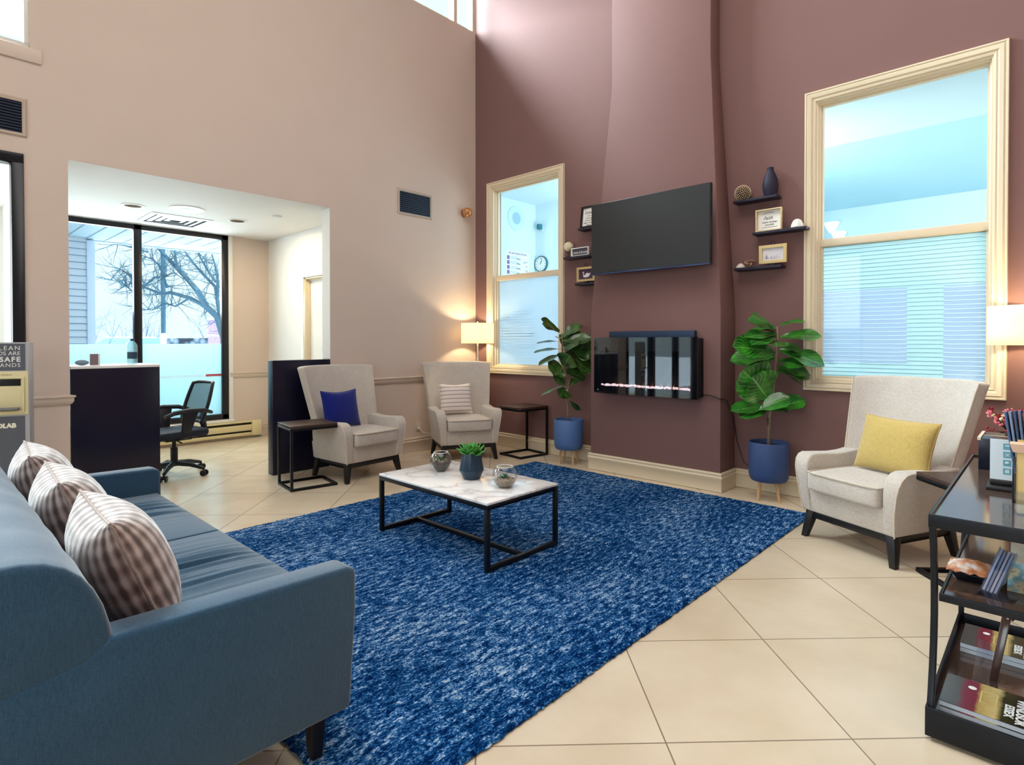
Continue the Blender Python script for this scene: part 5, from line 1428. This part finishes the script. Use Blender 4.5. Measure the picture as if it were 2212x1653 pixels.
for L_, a in ((.055, 52), (.080, 68)):
    c, s = math.cos(math.radians(a)), math.sin(math.radians(a))
    MB().tube([(-c*.01, -.034, -s*.01), (c*L_, -.034, s*L_)], [.0035, .002], 5).build('hand', CI, ck)
cm = thing('security_camera', 'small teal security camera on the blue room wall', 'camera', (-.132, 1.43, 2.905))
MB().box(-.035, .03, -.012, 0, -.06, .03).build('bracket', W_BLUE, cm, bevel=.004)
MB().box(-.028, .032, -.085, -.012, -.038, .038).build('housing', mat('camera_teal', (40, 118, 134), .4), cm, bevel=.012)
for i, (x, z) in enumerate(((2.76, 3.02), (2.86, 2.86))):
    t = thing('wall_sconce', ('white bowl wall sconce higher on far blue room wall', 'white bowl wall sconce lower on far blue room wall, partly behind the rail')[i], 'wall light', (x, 5.068, z))
    MB().lathe([(.03, -.09), (.07, -.02), (.11, .07), (.105, .07), (.06, -.02), (.001, -.08)], (0, -.12, 0), n=20).build('bowl', mat('sconce_white_%d' % i, (240, 250, 250), .4, emit=((235, 250, 255), .5)), t, smooth=True)
    MB().box(-.03, .03, -.05, 0, -.08, -.02).build('bracket', WHITEP, t)

# ------------------------------------------------------------------ outside the alcove window
GR = mat('pale_pavement', (206, 216, 222), .9, noise=(1.2, .06))
struct(MB().box(-60, XA-.25, -40, 45, -.30, -.06).build('ground_outside', GR))
SOF = mat('soffit_white', (168, 190, 204), .6)
sf = struct(bpy.data.objects.new('trim_4', None)); COL.objects.link(sf)
MB().box(-5.05, XA-.1, -9, 2.0, 2.75, 2.80).build('soffit_panel', SOF, sf)
MB().box(-5.12, -5.05, -9, 2.0, 2.735, 2.98).build('fascia', SOF, sf)
mb = MB(); y = -8.9
while y < 2: mb.box(-5.05, XA-.1, y, y+.014, 2.743, 2.751); y += .232
mb.build('panel_seams', mat('seam_grey', (150, 170, 184), .7), sf)
SID = mat('lap_siding', (204, 214, 226), .6)
sd = struct(bpy.data.objects.new('wall_siding', None)); COL.objects.link(sd)
mb = MB(); z = -.06
while z < 2.72:
    mb.hexa([(-5.09, -9, z), (-4.985, -9, z), (-4.985, -3.09, z), (-5.09, -3.09, z)], [(-5.09, -9, z+.098), (-5.0, -9, z+.098), (-5.0, -3.09, z+.098), (-5.09, -3.09, z+.098)]); z += .0985
mb.build('siding_boards', SID, sd)
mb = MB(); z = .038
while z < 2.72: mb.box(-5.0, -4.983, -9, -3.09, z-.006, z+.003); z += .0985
mb.build('siding_lap_shade', mat('lap_shadow_blue', (120, 146, 178), .8), sd)  # dark strips stand in for the shade under each board
MB().box(-5.10, -4.97, -3.09, -2.99, -.06, 2.73).build('corner_trim', mat('trim_blue_white', (206, 220, 240), .5), sd, bevel=.004)
BK = mat('winter_bark', (52, 88, 108), .9, noise=(6, .25))
def branch(mb, p, d, L, r, depth, rnd):
    pts = [p]; rr = [r]; q = Vector(p); dd = Vector(d).normalized()
    for k in range(3):
        dd = (dd+Vector((rnd.gauss(0, .16), rnd.gauss(0, .16), rnd.gauss(.05, .13)))).normalized()
        q = q+dd*(L/3); pts.append(q.copy()); rr.append(r*(1-.22*(k+1)))
    mb.tube(pts, rr, 4 if depth < 2 else 5)
    if depth > 0:
        for k in range(3 if depth > 1 else 4):
            i = rnd.randint(1, 3); nd = (dd+Vector((rnd.gauss(0, .6), rnd.gauss(0, .6), rnd.gauss(.1, .5)))).normalized()
            branch(mb, pts[i], nd, L*rnd.uniform(.5, .78), rr[i]*.62, depth-1, rnd)
tree = thing('bare_tree', 'large bare leafless tree with long slanting limbs outside the alcove window', 'tree', (-11.9, 1.55, -.06))
def tp(x, y, d=16):
    off = (x-1106)/1240.41; up = (738-y)/1240.41
    return CAM+(FX+RT*off+Vector((0, 0, up)))*d-Vector(tree.location)
rnd = random.Random(21); mb = MB()
limbs = [
 ([(494, 834), (487, 740), (470, 685), (447, 663), (428, 629), (409, 607), (386, 582), (365, 560), (343, 536), (318, 512)], .23, .06),
 ([(447, 663), (411, 644), (369, 632), (352, 636), (313, 621), (285, 612), (262, 622)], .13, .03),
 ([(386, 582), (381, 560), (378, 535), (374, 512)], .08, .03),
 ([(480, 700), (471, 655), (466, 620), (437, 590), (420, 570), (404, 548), (392, 530)], .12, .035),
 ([(476, 690), (470, 650), (472, 610), (466, 575), (458, 545)], .11, .035),
 ([(467, 610), (450, 585), (436, 560), (426, 540)], .07, .03),
 ([(362, 622), (352, 590), (344, 572), (330, 560), (310, 553), (285, 535)], .07, .025),
 ([(312, 618), (335, 600), (352, 597), (378, 590), (405, 608)], .06, .02),
 ([(313, 621), (290, 632), (276, 620), (262, 608), (238, 605)], .06, .02),
 ([(313, 610), (285, 600), (268, 585), (250, 578)], .06, .02),
 ([(320, 545), (290, 535), (265, 530), (247, 527)], .06, .02),
 ([(409, 645), (380, 662), (358, 655), (330, 670), (300, 668)], .06, .02),
]
for pts, r0, r1 in limbs:
    P = [tp(x, y, 16+rnd.uniform(-.5, .5)*(i > 2)) for i, (x, y) in enumerate(pts)]
    n = len(P); R = [r0*.5+(r1-r0)*.5*i/(n-1) for i in range(n)]
    mb.tube(P, R, 6)
    for i in range(1, n):
        for k in range(6 if r0 < .2 else 3):
            t = rnd.random(); p = P[i-1].lerp(P[i], t)
            d = (RT*rnd.gauss(-.2, .7)+FX*rnd.gauss(0, .5)+Vector((0, 0, rnd.gauss(.25, .7)))).normalized()
            branch(mb, p, d, rnd.uniform(.3, .75), .0105, 1, rnd)
mb.build('branches', BK, tree)
def bush(label, loc, h, w, n, seed, name='bare_shrub', m=None):
    rnd = random.Random(seed); mb = MB()
    for k in range(n):
        b = Vector((rnd.gauss(0, w*.3), rnd.gauss(0, w*.3), 0)); d = Vector((rnd.gauss(0, .35), rnd.gauss(0, .35), 1))
        branch(mb, b, d, h*rnd.uniform(.5, .8), .034, 3, rnd)
    o = mb.build(name, m or BK); o.location = loc; return tag(o, label, 'shrub')
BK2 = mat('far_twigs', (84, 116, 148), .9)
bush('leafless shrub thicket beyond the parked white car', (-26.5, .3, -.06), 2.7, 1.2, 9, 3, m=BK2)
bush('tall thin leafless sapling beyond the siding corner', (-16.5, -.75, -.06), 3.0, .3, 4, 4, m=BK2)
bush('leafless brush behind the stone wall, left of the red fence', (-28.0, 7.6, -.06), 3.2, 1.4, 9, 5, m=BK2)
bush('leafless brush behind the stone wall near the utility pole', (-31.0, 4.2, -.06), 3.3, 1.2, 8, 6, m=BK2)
up_ = thing('utility_pole', 'slender pole with pale lower half beyond the alcove window', 'pole', (-17.28, 1.28, -.06))
MB().cyl((0, 0, 1.6), (0, 0, 4.9), .075, 8).build('upper_pole', BK, up_, smooth=True)
MB().cyl((0, 0, 0), (0, 0, 1.6), .095, 10).build('lower_sleeve', W_WHITE, up_, smooth=True, label='pale lower sleeve')
STN = mat('field_stone', (150, 168, 186), .9); q = NT(STN); vr = q.n('ShaderNodeTexVoronoi'); vr.inputs['Scale'].default_value = 3.2; q.l(q.tc.outputs['Object'], vr.inputs['Vector'])
q.l(q.ramp(vr.outputs['Distance'], [(.0, lin((150, 166, 180))), (.42, lin((96, 116, 136))), (.62, lin((30, 44, 60)))]), q.b.inputs['Base Color'])
mb = MB(); A = Vector((-28.0, 2.2, 0)); B = Vector((-23.6, 6.3, 0)); n_ = Vector((.684, -.73, 0))*.2
mb.hexa([A-n_+Vector((0, 0, -.06)), B-n_+Vector((0, 0, -.06)), B+n_+Vector((0, 0, -.06)), A+n_+Vector((0, 0, -.06))], [A-n_+Vector((0, 0, 1.42)), B-n_+Vector((0, 0, 1.42)), B+n_+Vector((0, 0, 1.42)), A+n_+Vector((0, 0, 1.42))])
tag(mb.build('stone_wall', STN, bevel=.05), 'low grey fieldstone wall beyond the alcove window', 'stone wall')
fc = thing('board_fence', 'reddish mauve vertical board fence section far outside window', 'fence', (-14.9, 2.2, -.06))
FM = mat('mauve_boards', (176, 150, 196), .8, noise=(4, .1))
u_ = Vector((.73, .684, 0))
mb = MB()
for k in range(7):
    c = u_*(-.24+.105*k); M = Matrix.Translation(c) @ Matrix.Rotation(TH, 4, 'Z'); mb.box(-.05, .05, -.012, .012, 0, 2.02, M)
mb.build('boards', FM, fc)
mb = MB()
for z in (1.48, 2.03): mb.box(-.32, .46, -.03, -.012, z, z+.07, Matrix.Rotation(TH, 4, 'Z'))
mb.build('rail', W_WHITE, fc, label='pale rail')
car = thing('car', 'white parked car seen above the frosted film through alcove window', 'car', (-21.2, 1.0, -.06), TH-.25)
CW = mat('car_white', (236, 242, 246), .25)
def sect(y, w, zb, zt): return [(-w, y, zb), (w, y, zb), (w*.96, y, zt), (-w*.96, y, zt)]
mb = MB(); mb.rings([sect(-2.1, .80, .35, .72), sect(-1.95, .86, .22, .88), sect(-.9, .90, .2, 1.0), (sect(.9, .90, .2, 1.02)), sect(2.0, .86, .25, .98), sect(2.15, .8, .35, .8)])
mb.build('body', CW, car, bevel=.06, seg=3)
mb = MB(); mb.rings([[(-.80, -.95, .99), (.80, -.95, .99), (.80, 1.6, .99), (-.80, 1.6, .99)], [(-.66, -.25, 1.45), (.66, -.25, 1.45), (.66, .95, 1.46), (-.66, .95, 1.46)]])
mb.build('cabin', mat('car_glass', (96, 140, 170), .1), car, bevel=.04)
MB().rings([[(-.67, -.26, 1.445), (.67, -.26, 1.445), (.67, .96, 1.455), (-.67, .96, 1.455)], [(-.62, -.15, 1.49), (.62, -.15, 1.49), (.62, .85, 1.50), (-.62, .85, 1.50)]]).build('roof', CW, car, bevel=.02)
for sx in (-1, 1):
    for y in (-1.3, 1.3): MB().tube([(sx*.78, y, .31), (sx*.92, y, .31)], .31, 20).build('wheel', BLACKF, car, smooth=True)
